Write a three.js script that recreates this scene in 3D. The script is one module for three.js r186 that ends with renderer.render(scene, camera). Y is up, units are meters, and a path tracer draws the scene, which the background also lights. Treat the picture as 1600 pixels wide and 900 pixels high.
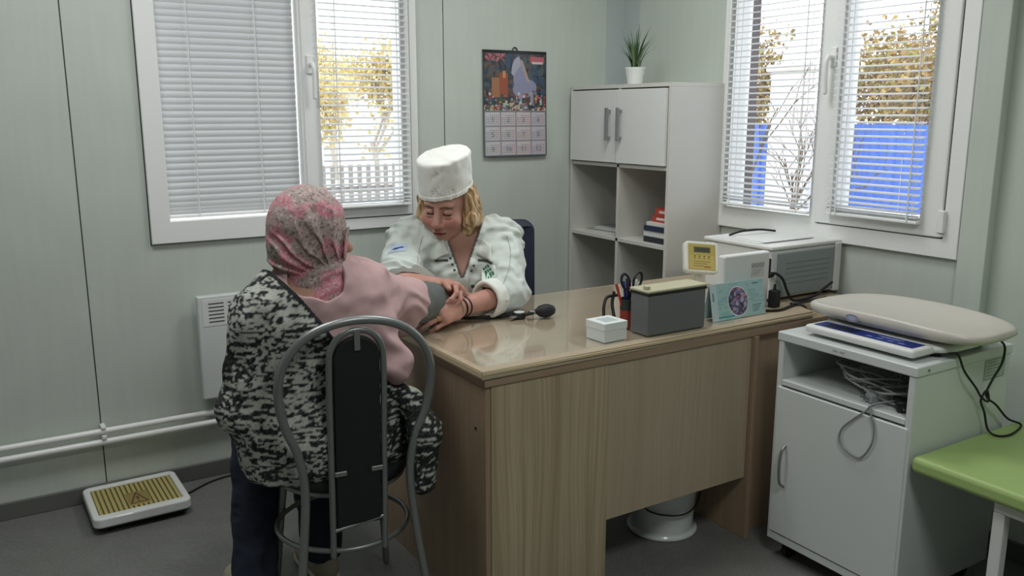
import * as THREE from 'three';
import { RoundedBoxGeometry } from 'three/addons/geometries/RoundedBoxGeometry.js';
import { mergeGeometries } from 'three/addons/utils/BufferGeometryUtils.js';
import { RectAreaLightUniformsLib } from 'three/addons/lights/RectAreaLightUniformsLib.js';
import { createNoise3D } from 'simplex-noise';

// ---------------------------------------------------------------- camera, sky, light, exposure
const scene = new THREE.Scene();
const R = Math.PI / 180, V = (x, y, z) => new THREE.Vector3(x, y, z);
const camera = new THREE.PerspectiveCamera(37.15, 16 / 9, 0.05, 200);
camera.position.set(0, 1.4, 0);
camera.rotation.set(-11.5 * R, -32 * R, 0, 'YXZ');
scene.add(camera);
const renderer = new THREE.WebGLRenderer({ antialias: true });
renderer.toneMapping = THREE.LinearToneMapping;
renderer.toneMappingExposure = 1.0;
renderer.shadowMap.enabled = true;
scene.background = new THREE.Color().setRGB(2.5, 2.6, 2.7);          // an evenly overcast sky
RectAreaLightUniformsLib.init();
const WB = -3.316, WR = 2.70, WL = -1.7, WF = 1.7, CEIL = 2.5;         // wall planes: back, right, left, front
const PANELS = [[0.3, -2.3, 12.6], [1.8, -2.2, 11.6], [1.0, -0.2, 17.5]];                        // ceiling lamps: x, z, strength

// ---------------------------------------------------------------- helpers
let seedState = 7;
const rnd = () => { seedState = (seedState * 1664525 + 1013904223) >>> 0; return seedState / 4294967296; };
const rr = (a, b) => a + (b - a) * rnd();
const noise3 = createNoise3D(rnd);
const used = new Map();
function numbered(n) { const k = used.get(n) ?? 0; used.set(n, k + 1); return k ? n + '_' + String(k).padStart(3, '0') : n; }
function shade(o) { o.traverse((m) => { if (m.isMesh) { m.castShadow = true; m.receiveShadow = true; } }); }
function mesh(name, geo, mat, parent) {
  const g = Array.isArray(geo) ? mergeGeometries(geo.map((q) => { const r = q.index ? q.toNonIndexed() : q; for (const k of Object.keys(r.attributes)) if (!['position', 'normal', 'uv'].includes(k)) r.deleteAttribute(k); return r; })) : geo;
  const m = new THREE.Mesh(g, mat); m.name = parent && parent !== scene ? name : numbered(name);
  m.castShadow = m.receiveShadow = true; (parent || scene).add(m); return m;
}
function thing(name, label, category, pos = [0, 0, 0], turn = 0, group) {
  const o = new THREE.Group(); o.name = numbered(name); o.position.set(...pos); o.rotation.y = turn; scene.add(o);
  o.userData = { label, category }; if (group) o.userData.group = group; return o;
}
function tag(o, label, category, group) { o.userData.label = label; o.userData.category = category; if (group) o.userData.group = group; return o; }
function struct(name, parent) { const o = new THREE.Group(); o.name = name; o.userData.kind = 'structure'; (parent || scene).add(o); return o; }
// uv in metres from the dominant axis of each vertex normal
function uvm(g, swap = false) {
  const p = g.attributes.position, n = g.attributes.normal, uv = new Float32Array(p.count * 2);
  for (let i = 0; i < p.count; i++) {
    const ax = Math.abs(n.getX(i)), ay = Math.abs(n.getY(i)), az = Math.abs(n.getZ(i));
    let u, v;
    if (ay >= ax && ay >= az) { u = p.getX(i); v = p.getZ(i); } else if (ax >= az) { u = p.getZ(i); v = p.getY(i); } else { u = p.getX(i); v = p.getY(i); }
    uv[2 * i] = swap ? v : u; uv[2 * i + 1] = swap ? u : v;
  }
  g.setAttribute('uv', new THREE.BufferAttribute(uv, 2)); return g;
}
// box between two corners
function bx(x0, x1, y0, y1, z0, z1, r = 0.002, swap = false) {
  const w = x1 - x0, h = y1 - y0, d = z1 - z0, m = Math.min(w, h, d);
  const g = r > 0 ? new RoundedBoxGeometry(w, h, d, 2, Math.min(r, m * 0.49)) : new THREE.BoxGeometry(w, h, d);
  g.translate((x0 + x1) / 2, (y0 + y1) / 2, (z0 + z1) / 2); return uvm(g, swap);
}
function tube(pts, r, closed = false, seg = 8, n = 0, tension = 0.5) {
  const c = new THREE.CatmullRomCurve3(pts.map((p) => p.isVector3 ? p : V(...p)), closed, 'catmullrom', tension);
  const g = new THREE.TubeGeometry(c, n || Math.max(8, pts.length * 6), r, seg, closed);
  if (closed) return g;
  const caps = [0, 1].map((t) => { const s = new THREE.SphereGeometry(r, seg, 6); const p = c.getPointAt(t); s.translate(p.x, p.y, p.z); return s; });
  return mergeGeometries([g.toNonIndexed(), ...caps.map((s) => s.toNonIndexed())]);
}
function cyl(r0, r1, h, x, y, z, seg = 24) { const g = new THREE.CylinderGeometry(r1, r0, h, seg); g.translate(x, y + h / 2, z); return g; }
function lathe(prof, seg = 40) { return new THREE.LatheGeometry(prof.map(([r, y]) => new THREE.Vector2(r, y)), seg); }
function rectShape(x0, x1, y0, y1, r = 0) {
  const s = new THREE.Shape();
  if (!r) { s.moveTo(x0, y0); s.lineTo(x1, y0); s.lineTo(x1, y1); s.lineTo(x0, y1); s.closePath(); return s; }
  s.moveTo(x0 + r, y0); s.lineTo(x1 - r, y0); s.absarc(x1 - r, y0 + r, r, -Math.PI / 2, 0); s.lineTo(x1, y1 - r); s.absarc(x1 - r, y1 - r, r, 0, Math.PI / 2);
  s.lineTo(x0 + r, y1); s.absarc(x0 + r, y1 - r, r, Math.PI / 2, Math.PI); s.lineTo(x0, y0 + r); s.absarc(x0 + r, y0 + r, r, Math.PI, Math.PI * 1.5); return s;
}
function plate(shape, depth, z0 = 0, bevel = 0) {                        // extruded along +z from z0
  const g = new THREE.ExtrudeGeometry(shape, { depth: depth - 2 * bevel, bevelEnabled: bevel > 0, bevelThickness: bevel, bevelSize: bevel, bevelOffset: -bevel, bevelSegments: 2, curveSegments: 10 });
  g.translate(0, 0, z0 + bevel); return uvm(g);
}
function canvasTex(w, h, draw, repeat) {
  const c = document.createElement('canvas'); c.width = w; c.height = h; draw(c.getContext('2d'), w, h);
  const t = new THREE.CanvasTexture(c); t.colorSpace = THREE.SRGBColorSpace; t.wrapS = t.wrapT = THREE.RepeatWrapping; if (repeat) t.repeat.set(...repeat); return t;
}
// computed data texture; f(u, v) returns [r, g, b] as sRGB 0..255 or a grey
function dataTex(w, h, f, srgb = true, repeat) {
  const d = new Uint8Array(w * h * 4);
  for (let j = 0; j < h; j++) for (let i = 0; i < w; i++) {
    const c = f(i / w, j / h), k = (j * w + i) * 4;
    if (typeof c === 'number') { d[k] = d[k + 1] = d[k + 2] = c; } else { d[k] = c[0]; d[k + 1] = c[1]; d[k + 2] = c[2]; } d[k + 3] = 255;
  }
  const t = new THREE.DataTexture(d, w, h, THREE.RGBAFormat); t.magFilter = THREE.LinearFilter; t.minFilter = THREE.LinearMipmapLinearFilter; t.generateMipmaps = true;
  t.wrapS = t.wrapT = THREE.RepeatWrapping; if (srgb) t.colorSpace = THREE.SRGBColorSpace; if (repeat) t.repeat.set(...repeat); t.needsUpdate = true; return t;
}
const TAU = Math.PI * 2;
// noise that tiles in u and v
const tn = (u, v, fu, fv, s = 0) => noise3(Math.cos(u * TAU) * fu / TAU + s, Math.sin(u * TAU) * fu / TAU + Math.cos(v * TAU) * fv / TAU, Math.sin(v * TAU) * fv / TAU + s * 1.7);
const M = (color, rough = 0.6, o = {}) => new THREE.MeshStandardMaterial({ color, roughness: rough, ...o });
const P = (color, rough = 0.6, o = {}) => new THREE.MeshPhysicalMaterial({ color, roughness: rough, ...o });

// ---------------------------------------------------------------- materials
const wallTex = dataTex(256, 256, (u, v) => { const n = tn(u, v, 5, 5) * 2.2 + tn(u, v, 40, 3, 3) * 1.6; return [196 + n, 204 + n, 196 + n]; }, true, [0.8, 0.8]);
const grainFine = dataTex(256, 256, (u, v) => 128 + 60 * tn(u, v, 90, 90, 5) + 30 * tn(u, v, 30, 30, 8), false, [4, 4]);
const floorTex = dataTex(512, 512, (u, v) => { const n = tn(u, v, 60, 60) * 5 + tn(u, v, 160, 160, 2) * 6 + tn(u, v, 6, 6, 4) * 3; return [112 + n, 112 + n, 109 + n]; }, true, [1.2, 1.2]);
const woodF = (base, amp) => (u, v) => {
  const w = tn(u, v, 3, 0.8, 1) * 0.04;
  const a = tn(u + w, v, 34, 0.9, 2), b = tn(u + w, v, 110, 1.6, 6), c = tn(u, v, 260, 5, 9), d = tn(u + w, v, 12, 0.7, 12);
  const n = amp * (0.55 * a + 0.5 * b + 0.25 * c + 0.5 * d);
  return base.map((q, i) => q + n * [1, 1.02, 1.08][i]);
};
const MAT = {
  wall: M(0xffffff, 0.42, { map: wallTex, bumpMap: grainFine, bumpScale: 0.0002 }),
  joint: M(0x4c524e, 0.8),
  ceiling: M(0xd9dbd8, 0.8),
  floor: M(0xffffff, 0.5, { map: floorTex, bumpMap: grainFine, bumpScale: 0.0003 }),
  base: M(0x63645f, 0.6),
  pvc: P(0xeef0ee, 0.32, { clearcoat: 0.25, clearcoatRoughness: 0.3 }),
  gasket: M(0x2b302c, 0.7),
  glass: P(0xffffff, 0.0, { transmission: 1, thickness: 0, ior: 1.45 }),
  slat: M(0xced1d3, 0.42),
  cord: M(0xf0f0ee, 0.7),
  wood: M(0xffffff, 0.42, { map: dataTex(512, 512, woodF([178, 163, 139], 7), true, [1.3, 1.0]) }),
  woodGrain: M(0xffffff, 0.45, { map: dataTex(512, 512, woodF([176, 161, 133], 20), true, [1.6, 1.0]) }),
  woodEdge: M(0xd6c2a0, 0.4),
  woodDark: M(0xffffff, 0.45, { map: dataTex(512, 512, woodF([158, 136, 113], 7), true, [1.3, 1.0]) }),
  white: M(0xdcdedb, 0.45),
  laminate: M(0xcdccc6, 0.42, { bumpMap: grainFine, bumpScale: 0.0001 }),
  steelPaint: P(0xd3d9d7, 0.33, { clearcoat: 0.3, clearcoatRoughness: 0.25 }),
  chrome: M(0x9fa2a2, 0.3, { metalness: 0.9 }),
  alu: M(0xa4a8a8, 0.36, { metalness: 0.75 }),
  silver: M(0x8d9190, 0.38, { metalness: 0.65 }),
  black: M(0x161819, 0.5),
  rubber: M(0x131416, 0.62),
  blackLeather: M(0x15181a, 0.55, { bumpMap: grainFine, bumpScale: 0.0006 }),
  darkBlue: M(0x1b2036, 0.55),
  greyPlastic: M(0x8d9494, 0.5),
};

// ---------------------------------------------------------------- room shell
{
  const t = 0.14;
  const fl = struct('floor'); mesh('linoleum', bx(WL - t, WR + t, -0.12, 0, WB - t, WF + t, 0), MAT.floor, fl);
  const ce = struct('ceiling');
  const s = rectShape(WL - t, WR + t, WB - t, WF + t);
  for (const [x, z] of PANELS) s.holes.push(new THREE.Path(rectShape(x - 0.3, x + 0.3, z - 0.3, z + 0.3).getPoints()));
  const cg = new THREE.ExtrudeGeometry(s, { depth: 0.06, bevelEnabled: false }); cg.rotateX(Math.PI / 2); cg.translate(0, CEIL + 0.06, 0);
  mesh('ceiling_board', uvm(cg), MAT.ceiling, ce);
  mesh('roof_slab', bx(WL - t, WR + t, CEIL + 0.06, CEIL + 0.16, WB - t, WF + t, 0), MAT.ceiling, ce);

  // sandwich panels: each its own piece, a dark recessed joint behind
  function panels(name, toWorld, spans, hole, y1 = CEIL) {
    const g = struct(name);
    const gap = 0.0022;
    spans.forEach(([a, b]) => {
      const sh = rectShape(a + gap, b - gap, 0, y1);
      if (hole && hole[0] > a && hole[1] < b) sh.holes.push(new THREE.Path(rectShape(...hole).getPoints()));
      mesh('panel', plate(sh, t, -t), MAT.wall, g);
    });
    for (let i = 0; i + 1 < spans.length; i++) mesh('joint_strip', bx(spans[i][1] - 0.012, spans[i][1] + 0.012, 0, y1, -t - 0.004, -0.006, 0), MAT.joint, g);
    toWorld(g); return g;
  }
  panels('wall_back', (g) => g.position.set(0, 0, WB), [[WL - t, -1.13], [-1.13, 0.30], [0.30, 1.732], [1.732, WR + t]], [0.545, 1.578, 0.955, 2.03]);
  panels('wall_right', (g) => { g.position.set(WR, 0, 0); g.rotation.y = -Math.PI / 2; }, [[WB, -1.5], [-1.5, -0.07], [-0.07, WF]], [-2.618, -1.588, 0.955, 2.03]);
  panels('wall_left', (g) => { g.position.set(WL, 0, 0); g.rotation.y = Math.PI / 2; }, [[-WF, -0.3], [-0.3, 1.2], [1.2, -WB]]);
  panels('wall_front', (g) => { g.position.set(0, 0, WF); g.rotation.y = Math.PI; }, [[-WR - t, -1.2], [-1.2, 0.2], [0.2, -WL + t]]);

  const bb = struct('baseboard_back'); mesh('skirting', bx(WL, WR, 0, 0.062, WB, WB + 0.014, 0.003), MAT.base, bb);
  const br = struct('baseboard_right'); mesh('skirting', bx(WR - 0.014, WR, 0, 0.062, WB + 0.014, WF, 0.003), MAT.base, br);
  const bl = struct('baseboard_left'); mesh('skirting', bx(WL, WL + 0.014, 0, 0.062, WB + 0.014, WF, 0.003), MAT.base, bl);
  const bf = struct('baseboard_front'); mesh('skirting', bx(WL + 0.014, WR - 0.014, 0, 0.062, WF - 0.014, WF, 0.003), MAT.base, bf);

  // folded corner trim and the vertical cover moulding right of the window
  const c1 = struct('trim_1');
  mesh('corner_flange', [bx(2.594, WR, 0.062, CEIL, WB, WB + 0.004, 0.001), bx(WR - 0.004, WR, 0.062, CEIL, WB + 0.004, WB + 0.115, 0.001)], M(0xb7c1c0, 0.4), c1);
  const c2 = struct('trim_2');
  mesh('cover_moulding', bx(WR - 0.038, WR, 0, CEIL, -1.553, -1.462, 0.004), MAT.wall, c2);
}

// windows with two sashes; local x along the wall, z towards the room
function slatGeo(len) {
  const n = 4, w = 0.0125, pos = [], idx = [], nor = [];
  for (const e of [-len / 2, len / 2]) for (let i = 0; i <= n; i++) { const a = (i / n - 0.5) * 2; pos.push(e, 0.0038 * (1 - a * a), a * w); nor.push(0, 1, 0); }
  for (let i = 0; i < n; i++) { const a = i, b = i + 1, c = i + n + 1, d = i + n + 2; idx.push(a, b, c, b, d, c); }
  const N = n * 2 + 2;                                                         // underside, 0.3 mm lower
  for (let i = 0; i < N; i++) { pos.push(pos[3 * i], pos[3 * i + 1] - 0.0003, pos[3 * i + 2]); nor.push(0, -1, 0); }
  for (let i = 0; i < n; i++) { const a = i + N, b = i + 1 + N, c = i + n + 1 + N, d = i + n + 2 + N; idx.push(a, c, b, b, c, d); }
  for (const [a, b] of [[0, n + 1], [n, 2 * n + 1]]) idx.push(a, b, a + N, b, b + N, a + N);
  const g = new THREE.BufferGeometry(); g.setAttribute('position', new THREE.Float32BufferAttribute(pos, 3)); g.setAttribute('normal', new THREE.Float32BufferAttribute(nor, 3)); g.setIndex(idx); g.computeVertexNormals(); return uvm(g);
}
function makeBlind(place, label, x0, x1, yb, yt, z, tilt, cords, pitch = 0.0238) {
  const t = thing('venetian_blind', label, 'blind', [0, 0, 0], 0, 'venetian blinds on the window sashes'); place(t);
  const len = x1 - x0, xc = (x0 + x1) / 2, g = slatGeo(len);
  for (let y = yb + 0.028, k = 0; y < yt - 0.03; y += k < 3 ? pitch * (0.5 + 0.17 * k) : pitch, k++) {
    const m = mesh('slat', g, MAT.slat, t); m.position.set(xc, y, z); m.rotation.x = tilt + 0.02 * Math.sin(k * 2.3); m.rotation.z = 0.0012 * Math.sin(k * 1.7);
  }
  mesh('bottom_rail', bx(x0, x1, yb + 0.004, yb + 0.015, z - 0.013, z + 0.013, 0.004), MAT.pvc, t);
  mesh('head_rail', bx(x0, x1, yt - 0.03, yt, z - 0.014, z + 0.014, 0.003), MAT.pvc, t);
  for (const c of cords) mesh('ladder_cord', [tube([[c, yb + 0.01, z + 0.0148], [c, yt - 0.02, z + 0.0148]], 0.0023, false, 6, 2), tube([[c, yb + 0.01, z - 0.0145], [c, yt - 0.02, z - 0.0145]], 0.0012, false, 6, 2)], MAT.cord, t);
  return t;
}
function makeWindow(name, place, o) {
  const w = struct(name); place(w);
  const fr = rectShape(o.x0, o.x1, o.y0, o.y1);
  fr.holes.push(new THREE.Path(rectShape(o.fx0, o.fx1, o.fy0, o.y1 - 0.075).getPoints()), new THREE.Path(rectShape(o.sx0, o.sx1, o.sy0, o.y1 - 0.06).getPoints()));
  mesh('frame', plate(fr, 0.10, -0.082, 0.003), MAT.pvc, w);
  mesh('frame_gasket', [bx(o.x0 - 0.003, o.x1 + 0.003, o.y0 - 0.003, o.y0 + 0.004, 0, 0.004, 0), bx(o.x0 - 0.003, o.x0 + 0.003, o.y0, o.y1, 0, 0.004, 0), bx(o.x1 - 0.003, o.x1 + 0.003, o.y0, o.y1, 0, 0.004, 0)], MAT.gasket, w);
  mesh('pane', bx(o.fx0 - 0.005, o.fx1 + 0.005, o.fy0 - 0.005, o.y1 - 0.07, -0.068, -0.064, 0), MAT.glass, w);
  // opening sash, a dark rebate gap around it
  const sa = rectShape(o.sx0 - 0.004, o.sx1 - 0.004, o.sy0 + 0.004, o.y1 - 0.064);
  sa.holes.push(new THREE.Path(rectShape(o.gx0, o.gx1, o.gy0, o.y1 - 0.14).getPoints()));
  const sash = mesh('sash', plate(sa, 0.085, -0.06, 0.004), MAT.pvc, w);
  mesh('sash_pane', bx(o.gx0 - 0.005, o.gx1 + 0.005, o.gy0 - 0.005, o.y1 - 0.135, -0.036, -0.032, 0), MAT.glass, sash);
  mesh('rebate', [bx(o.sx1 - 0.0045, o.sx1 + 0.002, o.sy0, o.y1 - 0.06, -0.05, 0.014, 0), bx(o.sx0, o.sx1, o.sy0 - 0.002, o.sy0 + 0.0045, -0.05, 0.012, 0)], MAT.gasket, w);
  // lever handle pointing down
  const hx = o.hx, hy = o.hy;
  mesh('handle', [bx(hx - 0.014, hx + 0.014, hy - 0.035, hy + 0.035, 0.025, 0.034, 0.006), cyl(0.009, 0.009, 0.03, 0, 0, 0, 16).rotateX(Math.PI / 2).translate(hx, hy, 0.03),
    tube([[hx, hy, 0.058], [hx + 0.002 * o.hs, hy - 0.02, 0.064], [hx + 0.004 * o.hs, hy - 0.07, 0.062], [hx + 0.004 * o.hs, hy - 0.125, 0.058]], 0.0085, false, 10, 20)], MAT.pvc, sash);
  for (const y of o.hinges) mesh('hinge', [bx(o.sx1 - 0.012, o.sx1 + 0.010, y, y + 0.075, 0.018, 0.036, 0.004), bx(o.sx1 - 0.010, o.sx1 + 0.004, y - 0.012, y - 0.002, 0.018, 0.03, 0.002)], MAT.pvc, w);
  // outer reveal
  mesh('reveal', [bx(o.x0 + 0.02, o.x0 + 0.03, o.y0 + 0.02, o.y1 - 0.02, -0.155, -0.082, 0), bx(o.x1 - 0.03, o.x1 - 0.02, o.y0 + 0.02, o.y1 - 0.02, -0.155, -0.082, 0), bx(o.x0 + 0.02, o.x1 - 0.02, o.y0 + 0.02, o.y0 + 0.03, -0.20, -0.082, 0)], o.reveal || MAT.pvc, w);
  return w;
}
const placeB = (g) => g.position.set(0, 0, WB), placeR = (g) => { g.position.set(WR, 0, 0); g.rotation.y = -Math.PI / 2; };
makeWindow('window_1', placeB, { x0: 0.524, x1: 1.598, y0: 0.934, y1: 2.05, fx0: 0.593, fx1: 1.100, fy0: 1.014, sx0: 1.114, sx1: 1.566, sy0: 0.98, gx0: 1.176, gx1: 1.520, gy0: 1.04, hx: 1.140, hy: 1.585, hs: 1, hinges: [] });
makeWindow('window_2', placeR, { x0: -2.64, x1: -1.567, y0: 0.932, y1: 2.05, fx0: -2.585, fx1: -2.16, fy0: 1.02, sx0: -2.125, sx1: -1.622, sy0: 0.995, gx0: -2.045, gx1: -1.705, gy0: 1.058, hx: -2.09, hy: 1.60, hs: -1, hinges: [1.015], reveal: M(0x4a4042, 0.6) });  // dark reveal colour has the shade of the far jamb painted in
makeBlind(placeB, 'closed grey venetian blind in the left half of the window over the radiator', 0.597, 1.096, 1.016, 1.974, -0.03, 79 * R, [0.705, 0.948], 0.0236);
makeBlind(placeB, 'opened white venetian blind in the window half beside the doctor, bright daylight behind', 1.172, 1.545, 1.022, 1.93, 0.042, 14 * R, [1.235, 1.505]);
makeBlind(placeR, 'opened venetian blind on the window half next to the white shelf unit', -2.60, -2.15, 1.022, 1.974, 0.032, 12 * R, [-2.585, -2.545, -2.20]);
makeBlind(placeR, 'opened venetian blind on the window half with the blue fence behind it', -2.062, -1.695, 1.032, 1.94, 0.042, 12 * R, [-2.035, -2.015, -1.73]);

// ceiling lamps
for (const [i, [x, z, s]] of PANELS.entries()) {
  const t = thing('ceiling_lamp', ['square ceiling panel lamp above the floor by the left window', 'square ceiling panel lamp above the desk', 'square ceiling panel lamp nearest the camera'][i], 'lamp', [x, CEIL, z], 0, 'ceiling panel lamps');
  mesh('lamp_frame', [bx(-0.3, 0.3, -0.004, 0.03, -0.3, -0.285), bx(-0.3, 0.3, -0.004, 0.03, 0.285, 0.3), bx(-0.3, -0.285, -0.004, 0.03, -0.285, 0.285), bx(0.285, 0.3, -0.004, 0.03, -0.285, 0.285)], MAT.pvc, t);
  mesh('diffuser', bx(-0.285, 0.285, 0.006, 0.016, -0.285, 0.285, 0), M(0xffffff, 0.6, { emissive: 0xf6faff, emissiveIntensity: 1.5 }), t);
  const l = new THREE.RectAreaLight(new THREE.Color().setRGB(1, 1.0, 0.985), s, 0.56, 0.56); l.position.set(0, 0.004, 0); l.rotation.x = -Math.PI / 2; l.name = 'lamp_light'; t.add(l);
}
// ---------------------------------------------------------------- desk
{
  const d = thing('office_desk', 'beige wood-grain office desk with closed front panels under a glossy clear sheet', 'desk', [0, 0, 0]);
  const x0 = 1.058, x1 = 2.352, zf = -1.838, zb = -2.566, W = MAT.wood;
  const ts = new THREE.Shape(); ts.moveTo(x0, -zf); ts.lineTo(x1, -zf + 0.012); ts.lineTo(x1 + 0.03, -zf + 0.1); ts.lineTo(2.66, -zf + 0.1); ts.lineTo(2.66, -zb); ts.lineTo(x0, -zb); ts.closePath();
  const tg = new THREE.ExtrudeGeometry(ts, { depth: 0.019, bevelEnabled: true, bevelThickness: 0.0025, bevelSize: 0.0025, bevelOffset: -0.0025, bevelSegments: 2 });
  tg.rotateX(-Math.PI / 2); tg.translate(0, 0.7265, 0);
  mesh('desktop', uvm(tg, true), MAT.wood, d);
  mesh('edge_band', [bx(x0 - 0.0012, x0 + 0.001, 0.730, 0.744, zb, zf - 0.003, 0), bx(x0, x1, 0.737, 0.744, zf - 0.002, zf + 0.0012, 0)], MAT.woodEdge, d);
  mesh('under_rail', bx(x0 + 0.012, 2.64, 0.700, 0.724, zb + 0.02, zf - 0.007, 0.002, true), MAT.woodDark, d);
  mesh('side_panel', bx(1.076, 1.092, 0, 0.700, zb + 0.02, -1.854, 0.0015), MAT.woodDark, d);
  const s = cyl(0.004, 0.004, 0.002, 0, 0, 0, 12); s.rotateZ(Math.PI / 2); s.translate(1.076, 0.57, -1.905); mesh('screw_cap', s, MAT.black, d);
  mesh('front_panel', bx(1.0922, 1.486, 0, 0.700, -1.870, -1.850, 0.0015), MAT.woodGrain, d);
  mesh('pedestal_side', bx(1.470, 1.486, 0, 0.700, -2.34, -1.8705, 0.0015), MAT.woodDark, d);
  mesh('modesty_panel', bx(1.4864, 2.066, 0.216, 0.700, -1.870, -1.852, 0.0015), W, d);
  mesh('leg_panel', bx(2.067, 2.084, 0, 0.700, -2.5, -1.836, 0.0015), MAT.woodDark, d);
  mesh('pedestal_front', bx(2.086, 2.33, 0, 0.700, -1.890, -1.872, 0.0015), MAT.woodDark, d);
  mesh('pedestal_side', bx(2.312, 2.33, 0, 0.700, -2.5, -1.8905, 0.0015), MAT.woodDark, d);
  mesh('back_rail', bx(1.60, 2.06, 0.60, 0.70, -2.50, -2.484, 0.0015), MAT.woodDark, d);
  mesh('wall_leg', bx(2.62, 2.64, 0, 0.70, -2.5, -1.95, 0.0015), MAT.woodDark, d);
  const sh = mesh('desk_sheet', bx(1.075, 2.06, 0.7486, 0.7502, -2.55, -1.872, 0.0005), P(0xffffff, 0.05, { transmission: 1, thickness: 0, ior: 1.5 }));
  tag(sh, 'glossy clear plastic sheet lying on the desk top', 'desk sheet');
}
// white bucket below the desk
{
  const b = thing('bucket', 'white enamel bucket standing on the floor under the desk', 'bucket', [1.895, 0, -2.055]);
  mesh('body', lathe([[0, 0.004], [0.10, 0.004], [0.117, 0], [0.121, 0.006], [0.117, 0.014], [0.104, 0.022], [0.112, 0.12], [0.125, 0.24], [0.129, 0.243], [0.127, 0.247], [0.122, 0.242], [0.108, 0.12], [0.10, 0.03], [0, 0.026]]), P(0xd8dedd, 0.25, { clearcoat: 0.6 }), b);
  mesh('handle', tube([[-0.125, 0.23, 0], [-0.122, 0.12, 0.045], [-0.06, 0.10, 0.112], [0.02, 0.105, 0.122], [0.10, 0.14, 0.075], [0.125, 0.23, 0]], 0.0028, false, 8, 40), MAT.black, b);
}
// ---------------------------------------------------------------- shelf unit
{
  const t = thing('shelf_unit', 'white shelf unit with two doors above open compartments in the corner', 'shelf unit', [0, 0, 0]);
  const X0 = 2.39, X1 = 2.695, Z0 = -3.308, Z1 = -2.627, H = 1.523, L = MAT.laminate, k = 0.016, zc = (Z0 + Z1) / 2 + 0.012;
  mesh('side_panel', bx(X0, X1, 0, H - k, Z1 - k, Z1, 0.0012), L, t); mesh('side_panel', bx(X0, X1, 0, H - k, Z0, Z0 + k, 0.0012), L, t);
  mesh('top_board', bx(X0, X1, H - k, H, Z0, Z1, 0.0012), L, t);
  mesh('back_board', bx(X1 - 0.005, X1 - 0.001, 0.03, H - k, Z0 + k, Z1 - k, 0), L, t);
  for (const y of [0.045, 0.45, 0.86, 1.186]) mesh('shelf', bx(X0 + 0.003, X1 - 0.006, y - k, y, Z0 + k, Z1 - k, 0.0012), L, t);
  mesh('divider', bx(X0 + 0.003, X1 - 0.006, 0.045, H - k, zc - k / 2, zc + k / 2, 0.0012), L, t);
  mesh('plinth', bx(X0 + 0.02, X0 + 0.034, 0, 0.029, Z0 + k, Z1 - k, 0), L, t);
  const door = (a, b, hz) => {
    const m = mesh('door', bx(X0 - 0.014, X0 + 0.0015, 1.190, H - k - 0.006, a, b, 0.0015), MAT.white, t);
    mesh('handle', [bx(X0 - 0.040, X0 - 0.030, 1.285, 1.425, hz - 0.009, hz + 0.009, 0.003), bx(X0 - 0.032, X0 - 0.013, 1.293, 1.303, hz - 0.005, hz + 0.005, 0.001), bx(X0 - 0.032, X0 - 0.013, 1.407, 1.417, hz - 0.005, hz + 0.005, 0.001)], MAT.alu, m);
  };
  door(Z0 + k + 0.002, zc - 0.0015, zc - 0.042); door(zc + 0.0015, Z1 - k - 0.002, zc + 0.034);
}
// plant in a pot on the shelf unit
{
  const t = thing('potted_grass', 'small potted grass plant in a white pot on top of the shelf unit', 'plant', [2.50, 1.523, -2.985]);
  mesh('pot', lathe([[0, 0], [0.030, 0], [0.033, 0.004], [0.043, 0.068], [0.045, 0.07], [0.044, 0.074], [0.040, 0.072], [0.037, 0.062], [0, 0.06]], 32), M(0xe9ece9, 0.4), t);
  mesh('soil', cyl(0.0375, 0.0375, 0.003, 0, 0.061, 0), M(0x2a2620, 0.9), t);
  const mats = [M(0x4d6a42, 0.6, { side: THREE.DoubleSide }), M(0x6f8b62, 0.6, { side: THREE.DoubleSide }), M(0x35502f, 0.6, { side: THREE.DoubleSide })];
  for (let i = 0; i < 54; i++) {
    const az = rr(0, TAU), lean = Math.pow(rnd(), 0.8) * 1.25, len = rr(0.11, 0.20) * (lean > 0.9 ? 0.85 : 1), w = rr(0.003, 0.0055), n = 6;
    const pos = [], idx = [], d = V(Math.cos(az), 0, Math.sin(az)), s = V(-Math.sin(az), 0, Math.cos(az)); let p = d.clone().multiplyScalar(rr(0, 0.018)); p.y = 0.062;
    for (let k = 0; k <= n; k++) {
      const f = k / n, ww = w * (f < 0.15 ? 0.7 + 2 * f : 1 - Math.pow((f - 0.15) / 0.85, 1.6)) + 0.0003, a = lean * (0.25 + 0.95 * f);
      pos.push(p.x - s.x * ww, p.y, p.z - s.z * ww, p.x, p.y + 0.0012 * (1 - f), p.z, p.x + s.x * ww, p.y, p.z + s.z * ww);
      if (k < n) { const b = k * 3; idx.push(b, b + 1, b + 3, b + 1, b + 4, b + 3, b + 1, b + 2, b + 4, b + 2, b + 5, b + 4); }
      p = p.clone().addScaledVector(d, Math.sin(a) * len / n); p.y += Math.cos(a) * len / n;
    }
    const g = new THREE.BufferGeometry(); g.setAttribute('position', new THREE.Float32BufferAttribute(pos, 3)); g.setIndex(idx); g.computeVertexNormals();
    mesh('leaf', g, mats[i % 3], t);
  }
}
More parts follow.
